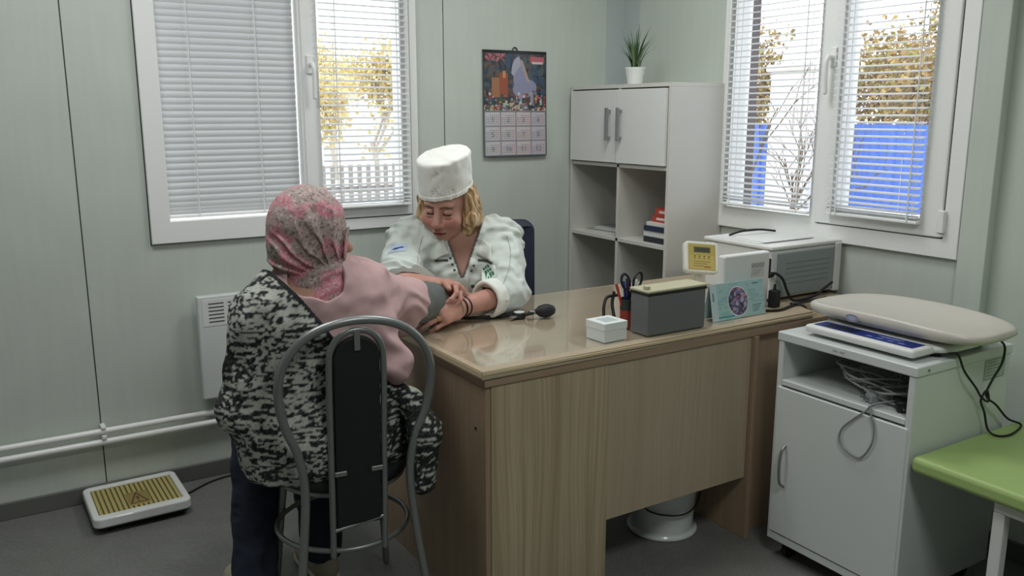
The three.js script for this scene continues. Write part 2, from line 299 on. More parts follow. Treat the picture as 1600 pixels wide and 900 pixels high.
// books and papers on the shelves
{
  const bk = [['black book lying at the bottom of the stack on the shelf', 0x24262c, 0.024, 0.0, 0.158], ['white book lying in the stack on the shelf, between two dark books', 0xd9dad6, 0.024, 0.006, 0.165],
    ['dark blue book lying in the stack on the shelf, under the thin white one', 0x23304a, 0.022, 0.002, 0.16], ['thin white book lying below the two red books on the shelf', 0xe0e0dc, 0.016, 0.012, 0.155],
    ['lower red book in the stack on the shelf', 0xb4453a, 0.028, 0.026, 0.135], ['topmost red book of the stack on the shelf', 0xc04a3e, 0.030, 0.033, 0.125]];
  let y = 0.86;
  bk.forEach(([label, c, h, dx, w], i) => {
    const b = thing('book', label, 'book', [2.425 + dx, y, -2.652], 0, 'books stacked on the middle shelf');
    const depth = 0.20;
    mesh('cover', [bx(0, depth, 0, 0.0025, -w, 0, 0.0008), bx(0, depth, h - 0.0025, h, -w, 0, 0.0008), bx(0, 0.003, 0.0025, h - 0.0025, -w, 0, 0)], M(c, 0.5), b);
    mesh('pages', bx(0.003, depth - 0.004, 0.0025, h - 0.0025, -w + 0.003, -0.003, 0), M(0xcfc9bb, 0.8), b);
    if (i === 5 || i === 4) mesh('spine_print', bx(-0.0006, 0, h * 0.35, h * 0.7, -w * 0.8, -w * 0.25, 0), M(0xe8ddd4, 0.6), b);
    y += h;
  });
  let py = 0.86;
  [[0.012, 'grey folder at the bottom of the paper pile on the shelf', 0x8c8f8e, 0.0], [0.008, 'white folder in the paper pile on the shelf', 0xcfd1cf, 0.02], [0.007, 'dark folder on top of the paper pile on the shelf', 0x6f7477, 0.035]].forEach(([h, label, c, o], i) => {
    const b = thing('paper_folder', label, 'folder', [2.44 + o, py, -3.0], 0.1 - 0.06 * i, 'folders on the middle shelf');
    mesh('cover', [bx(0, 0.21, 0, 0.0012, -0.22 + o, -0.02, 0), bx(0, 0.21, h - 0.0012, h, -0.22 + o, -0.02, 0), bx(0, 0.21, 0.0012, h - 0.0012, -0.022, -0.02, 0)], M(c, 0.6), b);
    mesh('paper', bx(0.002, 0.208, 0.0013, h - 0.0013, -0.218 + o, -0.023, 0), M(0xd7d6d0, 0.8), b);
    py += h;
  });
  const cup = thing('white_cup', 'white paper cup on the shelf behind the grey box', 'cup', [2.46, 0.45, -2.70]);
  mesh('wall', lathe([[0, 0.006], [0.028, 0.006], [0.03, 0], [0.040, 0.095], [0.0415, 0.097], [0.040, 0.099], [0.038, 0.095], [0.0285, 0.012], [0, 0.010]], 28), MAT.white, cup);
}
// ---------------------------------------------------------------- medical cabinet with niche
{
  const t = thing('medical_cabinet', 'white steel medical bedside cabinet with an open niche, a door and castors', 'cabinet', [0, 0, 0]);
  const X0 = 2.052, X1 = 2.51, Z0 = -1.731, Z1 = -1.273, S = MAT.steelPaint, B = 0.062;
  mesh('top', bx(X0 - 0.003, X1 + 0.003, 0.717, 0.745, Z0 - 0.004, Z1 + 0.004, 0.004), S, t);
  mesh('side_panel', bx(X0, X1, B, 0.7168, Z1 - 0.02, Z1, 0.003), S, t); mesh('side_panel', bx(X0, X1, B, 0.7168, Z0, Z0 + 0.02, 0.003), S, t);
  mesh('back_panel', bx(X1 - 0.012, X1 - 0.002, B, 0.7168, Z0 + 0.02, Z1 - 0.02, 0), S, t);
  mesh('niche_shelf', bx(X0, X1 - 0.012, 0.578, 0.596, Z0 + 0.02, Z1 - 0.02, 0.003), S, t);
  mesh('bottom_panel', bx(X0, X1 - 0.012, B, B + 0.025, Z0 + 0.02, Z1 - 0.02, 0.003), S, t);
  const door = mesh('door', bx(X0 - 0.004, X0 + 0.014, B + 0.030, 0.572, Z0 + 0.008, Z1 - 0.008, 0.003), S, t);
  mesh('handle', tube([[X0 - 0.004, 0.392, -1.676], [X0 - 0.022, 0.375, -1.676], [X0 - 0.028, 0.325, -1.676], [X0 - 0.022, 0.272, -1.676], [X0 - 0.004, 0.256, -1.676]], 0.0045, false, 10, 30), MAT.silver, door);
  const lt = canvasTex(256, 48, (c, w, h) => { c.fillStyle = '#cfd6d4'; c.fillRect(0, 0, w, h); c.fillStyle = '#23292c'; for (let i = 0; i < 7; i++) if (i !== 3) { c.fillRect(30 + i * 28, 12 + (i % 2) * 3, 8, 26); c.fillRect(30 + i * 28, 12 + (i % 3) * 9, 20, 7); } });
  const pl = new THREE.PlaneGeometry(0.052, 0.010); pl.rotateY(-Math.PI / 2); pl.translate(X0 - 0.0036, 0.731, -1.512); mesh('name_plate', pl, M(0xffffff, 0.5, { map: lt }), t);
  const st = canvasTex(128, 96, (c, w, h) => { c.fillStyle = '#b9c0ba'; c.fillRect(0, 0, w, h); c.strokeStyle = '#6d756f'; c.lineWidth = 3; c.strokeRect(3, 3, w - 6, h - 6); for (let i = 0; i < 5; i++) { c.fillStyle = '#7b827d'; c.fillRect(12, 14 + i * 15, 60 + 35 * ((i * 7) % 3) / 2, 4); } });
  const sp = new THREE.PlaneGeometry(0.105, 0.06); sp.translate(2.43, 0.683, Z1 + 0.0006); mesh('data_plate', sp, M(0xffffff, 0.5, { map: st }), t);
  const sc = cyl(0.004, 0.004, 0.002, 0, 0, 0, 12); sc.rotateX(Math.PI / 2); sc.translate(2.10, 0.731, Z1 + 0.004); mesh('screw', sc, MAT.silver, t);
  for (const [x, z] of [[X0 + 0.05, Z0 + 0.05], [X0 + 0.05, Z1 - 0.05], [X1 - 0.05, Z0 + 0.05], [X1 - 0.05, Z1 - 0.05]]) {
    const w = new THREE.CylinderGeometry(0.025, 0.025, 0.02, 20); w.rotateX(Math.PI / 2); w.translate(x, 0.025, z);
    const c = mesh('castor', [w, bx(x - 0.016, x + 0.016, 0.03, B, z - 0.014, z - 0.011, 0), bx(x - 0.016, x + 0.016, 0.03, B, z + 0.011, z + 0.014, 0), bx(x - 0.016, x + 0.016, B - 0.008, B, z - 0.014, z + 0.014, 0)], MAT.rubber, t);
  }
  // contents of the niche
  const cb = mesh('coiled_cable', [...Array(4)].map((_, k) => {
    const pts = []; for (let i = 0; i < 26; i++) { const a = i / 26 * TAU * 2.6 + k; pts.push([2.17 + 0.07 * Math.cos(a) + rr(-0.015, 0.015) + 0.03 * (k % 2), 0.601 + 0.010 * k + 0.04 * Math.abs(Math.sin(a * 0.7 + k)) , -1.44 - 0.04 * (k - 1) + 0.085 * Math.sin(a) + rr(-0.01, 0.01)]); }
    return tube(pts, 0.0035, false, 6, 120);
  }), M(0x8f9694, 0.5)); tag(cb, 'tangle of grey cables lying in the niche of the white cabinet', 'cable');
  const ad = thing('power_adapter', 'dark power adapter among the cables in the cabinet niche', 'adapter', [2.125, 0.597, -1.345], 0.7);
  mesh('case', bx(-0.045, 0.045, 0, 0.032, -0.024, 0.024, 0.006), MAT.black, ad); mesh('pins', [cyl(0.0024, 0.0024, 0.018, 0, 0, 0, 8).rotateZ(Math.PI / 2).translate(-0.045, 0.016, 0.009), cyl(0.0024, 0.0024, 0.018, 0, 0, 0, 8).rotateZ(Math.PI / 2).translate(-0.045, 0.016, -0.009)], MAT.chrome, ad);
  const ad2 = thing('charger_plug', 'pale charger plug with prongs lying in the cabinet niche', 'plug', [2.11, 0.597, -1.42], -0.4);
  mesh('case', bx(-0.03, 0.03, 0, 0.026, -0.016, 0.016, 0.006), MAT.greyPlastic, ad2); mesh('pins', [cyl(0.0024, 0.0024, 0.02, 0, 0, 0, 8).rotateZ(Math.PI / 2).translate(-0.028, 0.014, 0.008), cyl(0.0024, 0.0024, 0.02, 0, 0, 0, 8).rotateZ(Math.PI / 2).translate(-0.028, 0.014, -0.008)], MAT.chrome, ad2);
  const lp = mesh('hanging_cable', tube([[2.10, 0.603, -1.40], [2.06, 0.604, -1.395], [2.044, 0.592, -1.393], [2.042, 0.545, -1.376], [2.041, 0.50, -1.378], [2.041, 0.452, -1.405], [2.041, 0.447, -1.435], [2.041, 0.468, -1.478], [2.041, 0.51, -1.478], [2.042, 0.555, -1.44], [2.044, 0.588, -1.405], [2.05, 0.606, -1.395], [2.10, 0.615, -1.37], [2.2, 0.605, -1.36]], 0.0028, false, 8, 120), M(0x84898a, 0.5));
  tag(lp, 'thin grey cable hanging in a loop over the cabinet door', 'cable');
}
// baby scale on the cabinet
{
  const t = thing('baby_scale', 'cream baby scale with a long curved tray and a blue keypad on the white cabinet', 'scale', [2.30, 0.745, -1.475]);
  const cream = P(0xc9c5bb, 0.38, { clearcoat: 0.2, clearcoatRoughness: 0.3 });
  // superellipse rings: half sizes a (x), b (z), height, exponent
  function loft(rings, n = 72) {
    const pos = [], idx = [];
    rings.forEach((q) => { for (let i = 0; i < n; i++) { const a = i / n * TAU, c = Math.cos(a), s = Math.sin(a), e = 2 / q.e; const x = q.a * Math.sign(c) * Math.pow(Math.abs(c), e) + (q.ox || 0), z = q.b * Math.sign(s) * Math.pow(Math.abs(s), e); pos.push(x, q.y + (q.f ? q.f(x, z) : 0), z); } });
    for (let k = 0; k + 1 < rings.length; k++) for (let i = 0; i < n; i++) { const a = k * n + i, b = k * n + (i + 1) % n, c = a + n, d = b + n; idx.push(a, c, b, b, c, d); }
    const g = new THREE.BufferGeometry(); g.setAttribute('position', new THREE.Float32BufferAttribute(pos, 3)); g.setIndex(idx); g.computeVertexNormals(); return uvm(g);
  }
  const base = [[0.0, 0.0, 0.012, 5], [0.135, 0.19, 0.012, 5], [0.145, 0.205, 0.018, 5], [0.145, 0.205, 0.030, 5], [0.135, 0.195, 0.036, 5], [0, 0, 0.036, 5]].map(([a, b, y, e]) => ({ a, b, y, e }));
  mesh('base', loft(base), MAT.white, t);
  for (const [x, z] of [[-0.1, -0.16], [-0.1, 0.16], [0.1, -0.16], [0.1, 0.16]]) mesh('foot', cyl(0.014, 0.012, 0.013, x, 0, z, 16), MAT.rubber, t);
  // keypad console along the front
  const con = mesh('console', bx(-0.222, -0.10, 0.010, 0.034, -0.188, 0.172, 0.010), MAT.white, t); con.rotation.z = 0;
  const kt = canvasTex(1024, 160, (c, w, h) => {
    c.fillStyle = '#1f2f78'; c.fillRect(0, 0, w, h); c.fillStyle = '#0e1430'; c.fillRect(90, 30, 330, 100); c.fillStyle = '#10182e'; c.fillRect(110, 44, 290, 72);
    c.fillStyle = '#3a4f9e'; for (let i = 0; i < 4; i++) c.fillRect(520 + i * 105, 84, 84, 44); c.fillStyle = '#c3cbe4'; for (let i = 0; i < 4; i++) c.fillRect(534 + i * 105, 100, 54, 7); c.fillStyle = '#aab6de'; c.fillRect(600, 34, 250, 9); c.fillRect(640, 52, 180, 7);
  });
  const kp = new THREE.PlaneGeometry(0.325, 0.062); kp.rotateX(-Math.PI / 2); kp.rotateY(Math.PI / 2 * -1); kp.translate(-0.172, 0.0345, -0.008); mesh('keypad', kp, M(0xffffff, 0.3, { map: kt }), con);
  // tray: skirt, rim, shallow dish; the middle sags, both ends rise a little
  const arch = (x, z) => 0.016 * (1 - (z / 0.28) ** 2) * (x < 0 ? 0.7 : 1.1);
  const tr = [
    { a: 0, b: 0, y: 0.046, e: 2 }, { a: 0.115, b: 0.24, y: 0.046, e: 3.5 }, { a: 0.142, b: 0.272, y: 0.050, e: 4 }, { a: 0.151, b: 0.284, y: 0.060, e: 4, f: (x, z) => 0.4 * arch(x, z) },
    { a: 0.149, b: 0.282, y: 0.072, e: 4, f: arch }, { a: 0.143, b: 0.276, y: 0.0765, e: 3.8, f: arch }, { a: 0.134, b: 0.266, y: 0.0755, e: 3.5, f: arch },
    { a: 0.110, b: 0.24, y: 0.066, e: 3, f: (x, z) => 0.7 * arch(x, z) }, { a: 0.075, b: 0.20, y: 0.061, e: 2.6 }, { a: 0, b: 0, y: 0.058, e: 2 }];
  mesh('tray', loft(tr), cream, t);
  const bt = canvasTex(128, 80, (c, w, h) => { c.fillStyle = '#b9b6b0'; c.fillRect(0, 0, w, h); c.strokeStyle = '#4d5f94'; c.lineWidth = 9; c.beginPath(); c.ellipse(w / 2, h / 2, 54, 31, 0, 0, TAU); c.stroke(); c.fillStyle = '#7c8ab0'; c.beginPath(); c.ellipse(w / 2, h / 2, 42, 21, 0, 0, TAU); c.fill(); c.strokeStyle = '#dde2ee'; c.lineWidth = 4; c.beginPath(); c.moveTo(34, 46); c.quadraticCurveTo(64, 20, 94, 42); c.moveTo(44, 50); c.lineTo(86, 50); c.stroke(); });
  const bg = new THREE.CircleGeometry(0.5, 32); bg.scale(0.046, 0.022, 1); bg.rotateY(-Math.PI / 2); bg.rotateZ(-0.08); bg.translate(-0.1535, 0.066, -0.075); mesh('emblem', bg, M(0xffffff, 0.45, { map: bt }), t);
  const cb = mesh('scale_cable', [tube([[2.19, 0.764, -1.272], [2.21, 0.760, -1.258], [2.24, 0.71, -1.252], [2.30, 0.655, -1.25], [2.335, 0.62, -1.25], [2.375, 0.60, -1.25], [2.36, 0.635, -1.25], [2.335, 0.61, -1.25], [2.36, 0.57, -1.25], [2.37, 0.52, -1.24], [2.375, 0.5085, -1.215], [2.42, 0.5085, -1.20], [2.52, 0.5085, -1.225], [2.48, 0.53, -1.245], [2.42, 0.58, -1.25], [2.36, 0.62, -1.25], [2.38, 0.66, -1.25], [2.42, 0.70, -1.25], [2.43, 0.745, -1.25], [2.42, 0.768, -1.258], [2.395, 0.775, -1.275]], 0.0032, false, 8, 220)], MAT.rubber);
  tag(cb, 'black scale cable tied in a knot down the cabinet side to the green couch', 'cable');
}
// couch
{
  const t = thing('examination_couch', 'green padded examination couch on a white steel frame', 'couch', [0, 0, 0]);
  mesh('pad', bx(2.044, 2.685, 0.458, 0.504, -1.262, 0.55, 0.016), M(0xa0ba74, 0.45, { bumpMap: grainFine, bumpScale: 0.0004 }), t);
  const F = MAT.white;
  mesh('rail', [bx(2.075, 2.105, 0.425, 0.457, -1.05, 0.40, 0.004), bx(2.65, 2.68, 0.425, 0.457, -1.05, 0.40, 0.004), bx(2.105, 2.65, 0.425, 0.457, -1.05, -1.02, 0.004), bx(2.105, 2.65, 0.425, 0.457, 0.37, 0.40, 0.004)], F, t);
  for (const [x, z] of [[2.075, -1.05], [2.65, -1.05], [2.075, 0.37], [2.65, 0.37]]) { const l = mesh('leg', bx(x, x + 0.03, 0.012, 0.4248, z, z + 0.03, 0.004), F, t); mesh('foot_cap', bx(x - 0.002, x + 0.032, 0, 0.016, z - 0.002, z + 0.032, 0.003), MAT.rubber, l); }
  mesh('cross_bar', [bx(2.105, 2.65, 0.14, 0.165, -1.047, -1.023, 0.003), bx(2.078, 2.102, 0.14, 0.165, -1.02, 0.37, 0.003)], F, t);
}
// ---------------------------------------------------------------- radiator, pipes
{
  const t = thing('convector_radiator', 'white panel convector radiator with top grille under the window', 'radiator', [0, 0, 0]);
  mesh('casing', bx(0.652, 1.50, 0.338, 0.735, -3.272, -3.238, 0.006), MAT.steelPaint, t);
  mesh('wall_box', bx(0.70, 1.45, 0.36, 0.70, -3.31, -3.272, 0.002), MAT.steelPaint, t);
  mesh('grille_panel', bx(0.668, 1.484, 0.620, 0.722, -3.2385, -3.2365, 0.0008), MAT.white, t);
  for (let c = 0; c < 11; c++) for (let r = 0; r < 6; r++) mesh('grille_slot', bx(0.69 + c * 0.071, 0.69 + c * 0.071 + 0.056, 0.634 + r * 0.0138, 0.6385 + r * 0.0138, -3.2368, -3.2358, 0), MAT.joint, t);
  for (const [y, i] of [[0.272, 0], [0.232, 1]]) {
    const p = thing('heating_pipe', ['upper white heating pipe along the wall under the window', 'lower white heating pipe along the wall under the window'][i], 'pipe', [0, 0, 0], 0, 'heating pipes on the back wall');
    mesh('tube', tube([[WL + 0.01, y, -3.278], [0.2, y, -3.278], [1.6, y, -3.278], [2.30, y, -3.278]], 0.0115, false, 12, 30), MAT.pvc, p);
  }
  for (const [x, l] of [[0.303, 'white pipe clip on the wall joint above the floor scale'], [1.73, 'white pipe clip on the wall behind the desk']]) {
    const c = thing('pipe_clip', l, 'clip', [x, 0, 0], 0, 'pipe clips');
    mesh('bracket', [bx(-0.008, 0.008, 0.212, 0.292, -3.314, -3.292, 0.003), bx(-0.008, 0.008, 0.245, 0.259, -3.292, -3.262, 0.003), bx(-0.008, 0.008, 0.285, 0.292, -3.292, -3.262, 0.002)], MAT.pvc, c);
  }
}
// ---------------------------------------------------------------- floor scale
{
  const t = thing('floor_scale', 'white floor scale with a ribbed yellow mat by the wall', 'scale', [0.376, 0, -3.152], 0.02);
  mesh('base', bx(-0.150, 0.150, 0.012, 0.034, -0.138, 0.138, 0.010), MAT.rubber, t);
  for (const [x, z] of [[-0.12, -0.11], [0.12, -0.11], [-0.12, 0.11], [0.12, 0.11]]) mesh('foot', cyl(0.016, 0.014, 0.013, x, 0, z, 16), MAT.rubber, t);
  const s = rectShape(-0.160, 0.160, -0.150, 0.150, 0.028); s.holes.push(new THREE.Path(rectShape(-0.136, 0.136, -0.112, 0.122, 0.006).getPoints()));
  const fg = new THREE.ExtrudeGeometry(s, { depth: 0.022, bevelEnabled: true, bevelThickness: 0.007, bevelSize: 0.007, bevelOffset: -0.007, bevelSegments: 4, curveSegments: 10 }); fg.rotateX(-Math.PI / 2); fg.translate(0, 0.032, 0);
  mesh('frame', uvm(fg), P(0xe3e5e3, 0.3, { clearcoat: 0.3 }), t);
  mesh('platform', bx(-0.137, 0.137, 0.030, 0.053, -0.123, 0.113, 0.001), M(0x6b6844, 0.7), t);
  const mt = M(0xb4a568, 0.62), ribs = 17;
  for (let i = 0; i < ribs; i++) { const x = -0.1285 + i * 0.257 / (ribs - 1); mesh('rib', bx(x - 0.0055, x + 0.0055, 0.053, 0.0575, -0.118, 0.108, 0.002), mt, t); }
  const foot = new THREE.Shape(); foot.moveTo(0, -0.06); foot.lineTo(0.035, 0.07); foot.lineTo(-0.035, 0.07); foot.closePath();
  const et = canvasTex(96, 128, (c, w, h) => { c.fillStyle = '#8d7f4a'; c.fillRect(0, 0, w, h); c.strokeStyle = '#5c3a28'; c.lineWidth = 7; c.beginPath(); c.moveTo(w / 2, 10); c.lineTo(84, 112); c.lineTo(12, 112); c.closePath(); c.stroke(); c.fillStyle = '#5c3a28'; c.fillRect(43, 46, 10, 36); c.beginPath(); c.arc(48, 97, 6, 0, TAU); c.fill(); });
  const em = bx(-0.038, 0.038, 0.0565, 0.0582, -0.02, 0.09, 0); mesh('warning_mark', new THREE.PlaneGeometry(0.072, 0.11).rotateX(-Math.PI / 2).translate(0.0, 0.0584, 0.03), M(0xffffff, 0.6, { map: et }), t);
  mesh('mark_pad', em, mt, t);
  const c = mesh('floor_cable', tube([[0.528, 0.02, -3.165], [0.56, 0.006, -3.185], [0.66, 0.0045, -3.25], [0.78, 0.0045, -3.27], [1.0, 0.0045, -3.26], [1.4, 0.0045, -3.22]], 0.0035, false, 8, 60), MAT.rubber); tag(c, 'dark cable running from the floor scale along the wall', 'cable');
}
// ---------------------------------------------------------------- wall calendar
{
  const t = thing('wall_calendar', 'wall calendar with a white horse picture above the month sheets', 'calendar', [2.084, 1.212, WB + 0.001]);
  const ct = canvasTex(680, 924, (c, w, h) => {
    let s = 11; const q = () => { s = (s * 16807) % 2147483647; return s / 2147483647; };
    const ph = 520; c.fillStyle = '#39434a'; c.fillRect(0, 0, w, h);
    for (let i = 0; i < 260; i++) { c.fillStyle = ['#2f4048', '#4c5a5d', '#5b4a44', '#37506a', '#6a5146', '#2b2f38'][i % 6]; c.beginPath(); c.ellipse(q() * w, q() * ph, 20 + q() * 50, 8 + q() * 26, q() * 3, 0, TAU); c.fill(); }
    c.fillStyle = '#9b5138'; c.fillRect(170, 190, 90, 210); c.fillStyle = '#a2714f'; c.fillRect(90, 230, 80, 170); c.fillStyle = '#c98f5e'; c.fillRect(205, 170, 30, 60);
    for (let i = 0; i < 60; i++) { c.fillStyle = ['#b4676c', '#c07a80', '#8d4a58'][i % 3]; c.beginPath(); c.arc(30 + q() * 200, 20 + q() * 60, 5 + q() * 9, 0, TAU); c.fill(); }
    c.fillStyle = '#b9636e'; c.fillRect(500, 40, 150, 56); c.fillStyle = '#d6c3c4'; c.fillRect(520, 84, 120, 20);
    c.fillStyle = '#8d90ac'; c.beginPath(); c.ellipse(440, 320, 130, 82, -0.15, 0, TAU); c.fill();           // body
    c.beginPath(); c.moveTo(330, 330); c.quadraticCurveTo(300, 200, 340, 60); c.quadraticCurveTo(400, 40, 430, 120); c.quadraticCurveTo(470, 200, 480, 280); c.fill();   // neck
    c.fillStyle = '#a9a9b9'; c.beginPath(); c.moveTo(380, 40); c.quadraticCurveTo(300, 60, 296, 190); c.quadraticCurveTo(318, 226, 338, 190); c.quadraticCurveTo(370, 140, 400, 120); c.fill();   // head
    c.fillStyle = '#b39a92'; for (let i = 0; i < 9; i++) { c.beginPath(); c.ellipse(410 + i * 8, 90 + i * 20, 26, 12, 0.9, 0, TAU); c.fill(); }
    c.fillStyle = '#9a93ae'; c.fillRect(370, 370, 40, 90); c.fillRect(500, 360, 36, 90);
    for (let i = 0; i < 240; i++) { c.fillStyle = ['#b8b49a', '#a8606e', '#6d7f9e', '#b99a58', '#c3c6b8', '#3f5a48', '#8b4258'][i % 7]; c.beginPath(); c.arc(q() * w, ph - q() * q() * 190, 5 + q() * 13, 0, TAU); c.fill(); }
    c.fillStyle = '#1e2630'; c.fillRect(0, 0, w, 22); c.fillRect(0, 0, 8, h); c.fillRect(w - 8, 0, 8, h);
    c.fillStyle = '#a9a4ae'; c.fillRect(8, ph, w - 16, h - ph - 8);
    for (let m = 0; m < 12; m++) {
      const cx = 16 + (m % 4) * 164, cy = ph + 8 + Math.floor(m / 4) * 130; c.fillStyle = ['#c6c6c8', '#c9c2c6', '#cdc3c4', '#c2bdc6'][m % 4]; c.fillRect(cx, cy, 156, 122);
      c.strokeStyle = '#55596a'; c.lineWidth = 3; c.strokeRect(cx, cy, 156, 122);
      c.fillStyle = '#8f8d98'; c.font = 'bold 62px sans-serif'; c.textAlign = 'center'; c.fillText(String(m + 1), cx + 78, cy + 92);
      c.fillStyle = '#6b6976'; for (let r = 0; r < 5; r++) for (let k = 0; k < 7; k++) if (!(r === 0 && k < 2)) { c.fillStyle = k > 4 ? '#a35a66' : '#6b6976'; c.fillRect(cx + 12 + k * 20, cy + 30 + r * 17, 9, 8); }
    }
  });
  const w = 0.332, h = 0.456, n = 8, g = new THREE.BoxGeometry(w, h, 0.0015, n, n, 1); g.translate(0, h / 2, 0.006);
  { const p = g.attributes.position; for (let i = 0; i < p.count; i++) p.setZ(i, p.getZ(i) + 0.009 * Math.pow(1 - p.getY(i) / h, 2) + 0.002 * Math.cos(p.getX(i) * 9)); g.computeVertexNormals(); }
  const edge = M(0xb9b7bb, 0.6);
  mesh('sheet', g, [edge, edge, edge, edge, M(0xffffff, 0.35, { map: ct }), edge], t);
  mesh('hanger_strip', bx(-w / 2, w / 2, h - 0.006, h + 0.004, 0.0005, 0.0085, 0.002), MAT.black, t);
  mesh('hanger_loop', new THREE.TorusGeometry(0.012, 0.0022, 8, 20).translate(0, h + 0.006, 0.004), MAT.black, t);
  mesh('spiral_binding', bx(-w / 2 + 0.002, w / 2 - 0.002, h * 0.432, h * 0.442, 0.0075, 0.0125, 0.002), MAT.greyPlastic, t);
}
// wall socket box beside the right window
{
  const t = thing('wall_socket_box', 'small white square cable box on the wall beside the window corner', 'socket box', [WR, 0.933, -1.524]);
  mesh('housing', bx(-0.030, 0, -0.033, 0.033, -0.030, 0.029, 0.006), MAT.pvc, t);
  mesh('cover', bx(-0.034, -0.0302, -0.026, 0.026, -0.023, 0.022, 0.002), MAT.pvc, t);
}
// ---------------------------------------------------------------- things on the desk
const DT = 0.7502, DW = 0.7487;                                            // top of the sheet, top of the bare desk
{
  const b = thing('note_box', 'small white paper box on the desk in front of the bulb', 'box', [1.535, DT, -1.931], 0.05);
  mesh('body', bx(-0.043, 0.043, 0, 0.050, -0.041, 0.041, 0.0015), M(0xd5dedd, 0.6), b);
  mesh('lid', bx(-0.0445, 0.0445, 0.034, 0.0565, -0.0425, 0.0425, 0.002), M(0xdfe6e5, 0.6), b);
  mesh('slot', bx(-0.024, 0.024, 0.0564, 0.0568, -0.022, 0.024, 0), M(0xb6c0c2, 0.6), b);
}
{
  const b = thing('storage_case', 'dark grey plastic case with a cream lid on the desk', 'case', [1.762, DT, -1.917]);
  mesh('body', bx(-0.116, 0.116, 0, 0.128, -0.041, 0.041, 0.005), M(0x6a6d6e, 0.5, { bumpMap: grainFine, bumpScale: 0.0005 }), b);
  mesh('rim', bx(-0.118, 0.118, 0.122, 0.130, -0.043, 0.043, 0.002), MAT.black, b);
  mesh('lid', bx(-0.119, 0.119, 0.130, 0.139, -0.044, 0.044, 0.004), M(0xb9b69a, 0.5), b);
  mesh('lid_button', bx(-0.114, -0.100, 0.1388, 0.150, 0.012, 0.030, 0.002), M(0xb9b69a, 0.5), b);
}
{ // pen holder with scissors, pens and the coiled hose beside the case
  const h = thing('pen_cup', 'red and black pen cup beside the grey case', 'pen cup', [1.676, DT, -2.0]);
  mesh('lower_shell', lathe([[0, 0], [0.026, 0], [0.027, 0.003], [0.028, 0.058], [0.0255, 0.058], [0.0245, 0.006], [0, 0.005]], 28), M(0x8f3128, 0.4), h);
  mesh('upper_band', lathe([[0.028, 0.058], [0.029, 0.092], [0.0265, 0.092], [0.0255, 0.058], [0.028, 0.058]], 28), M(0x24302c, 0.5), h);
  const s = thing('scissors', 'dark purple handled scissors standing in the pen cup', 'scissors', [1.678, DT, -2.0]);
  mesh('blade', [bx(-0.006, 0.0, 0.012, 0.105, -0.001, 0.0006, 0.0005), bx(0.0, 0.006, 0.012, 0.105, 0.0008, 0.0024, 0.0005)], MAT.chrome, s);
  for (const k of [-1, 1]) { const g = new THREE.TorusGeometry(0.021, 0.0045, 8, 28); g.scale(0.72, 1.25, 1); g.rotateZ(-0.35 * k); g.translate(0.024 * k + 0.006, 0.145, 0); mesh('finger_loop', [g, tube([[0.002 * k, 0.10, 0], [0.006 * k, 0.112, 0], [0.013 * k + 0.004, 0.121, 0]], 0.005, false, 8, 10)], M(k < 0 ? 0x1d1830 : 0x18181d, 0.4), s); }
  [[0x2a1c46, 'dark violet pen standing in the pen cup', -0.010, 0.008, 0.14, 0.12], [0xb33a30, 'red pen standing in the pen cup', -0.016, -0.006, 0.128, 0.3], [0xd8dade, 'white pen standing in the pen cup', 0.012, 0.008, 0.132, -0.1], [0x1d3f8a, 'blue pen standing in the pen cup', 0.002, -0.014, 0.125, 0.06]].forEach(([c, l, x, z, len, lean]) => {
    const p = thing('pen', l, 'pen', [1.676 + x * 0.3, DT + 0.007, -2.0 + z * 0.3], 0, 'pens in the pen cup');
    const tilt = (g) => g.rotateZ(lean).rotateX(z * 8);
    mesh('barrel', tilt(cyl(0.004, 0.004, len - 0.012, 0, 0.008, 0, 12)), M(c, 0.35), p); mesh('tip', tilt(cyl(0.0008, 0.0036, 0.008, 0, 0, 0, 12)), MAT.black, p); mesh('cap', tilt(cyl(0.0046, 0.004, 0.022, 0, len - 0.01, 0, 12)), M(c, 0.35), p);
  });
  const hs = mesh('stethoscope_hose', tube([[1.665, 0.845, -2.045], [1.63, 0.842, -2.05], [1.61, 0.82, -2.04], [1.602, 0.79, -2.03], [1.60, 0.757, -2.02], [1.625, 0.7575, -2.005], [1.637, 0.775, -2.02], [1.642, 0.82, -2.04], [1.652, 0.855, -2.045]], 0.005, false, 10, 60), MAT.rubber); tag(hs, 'black rubber hose looped beside the pen cup', 'hose');
}
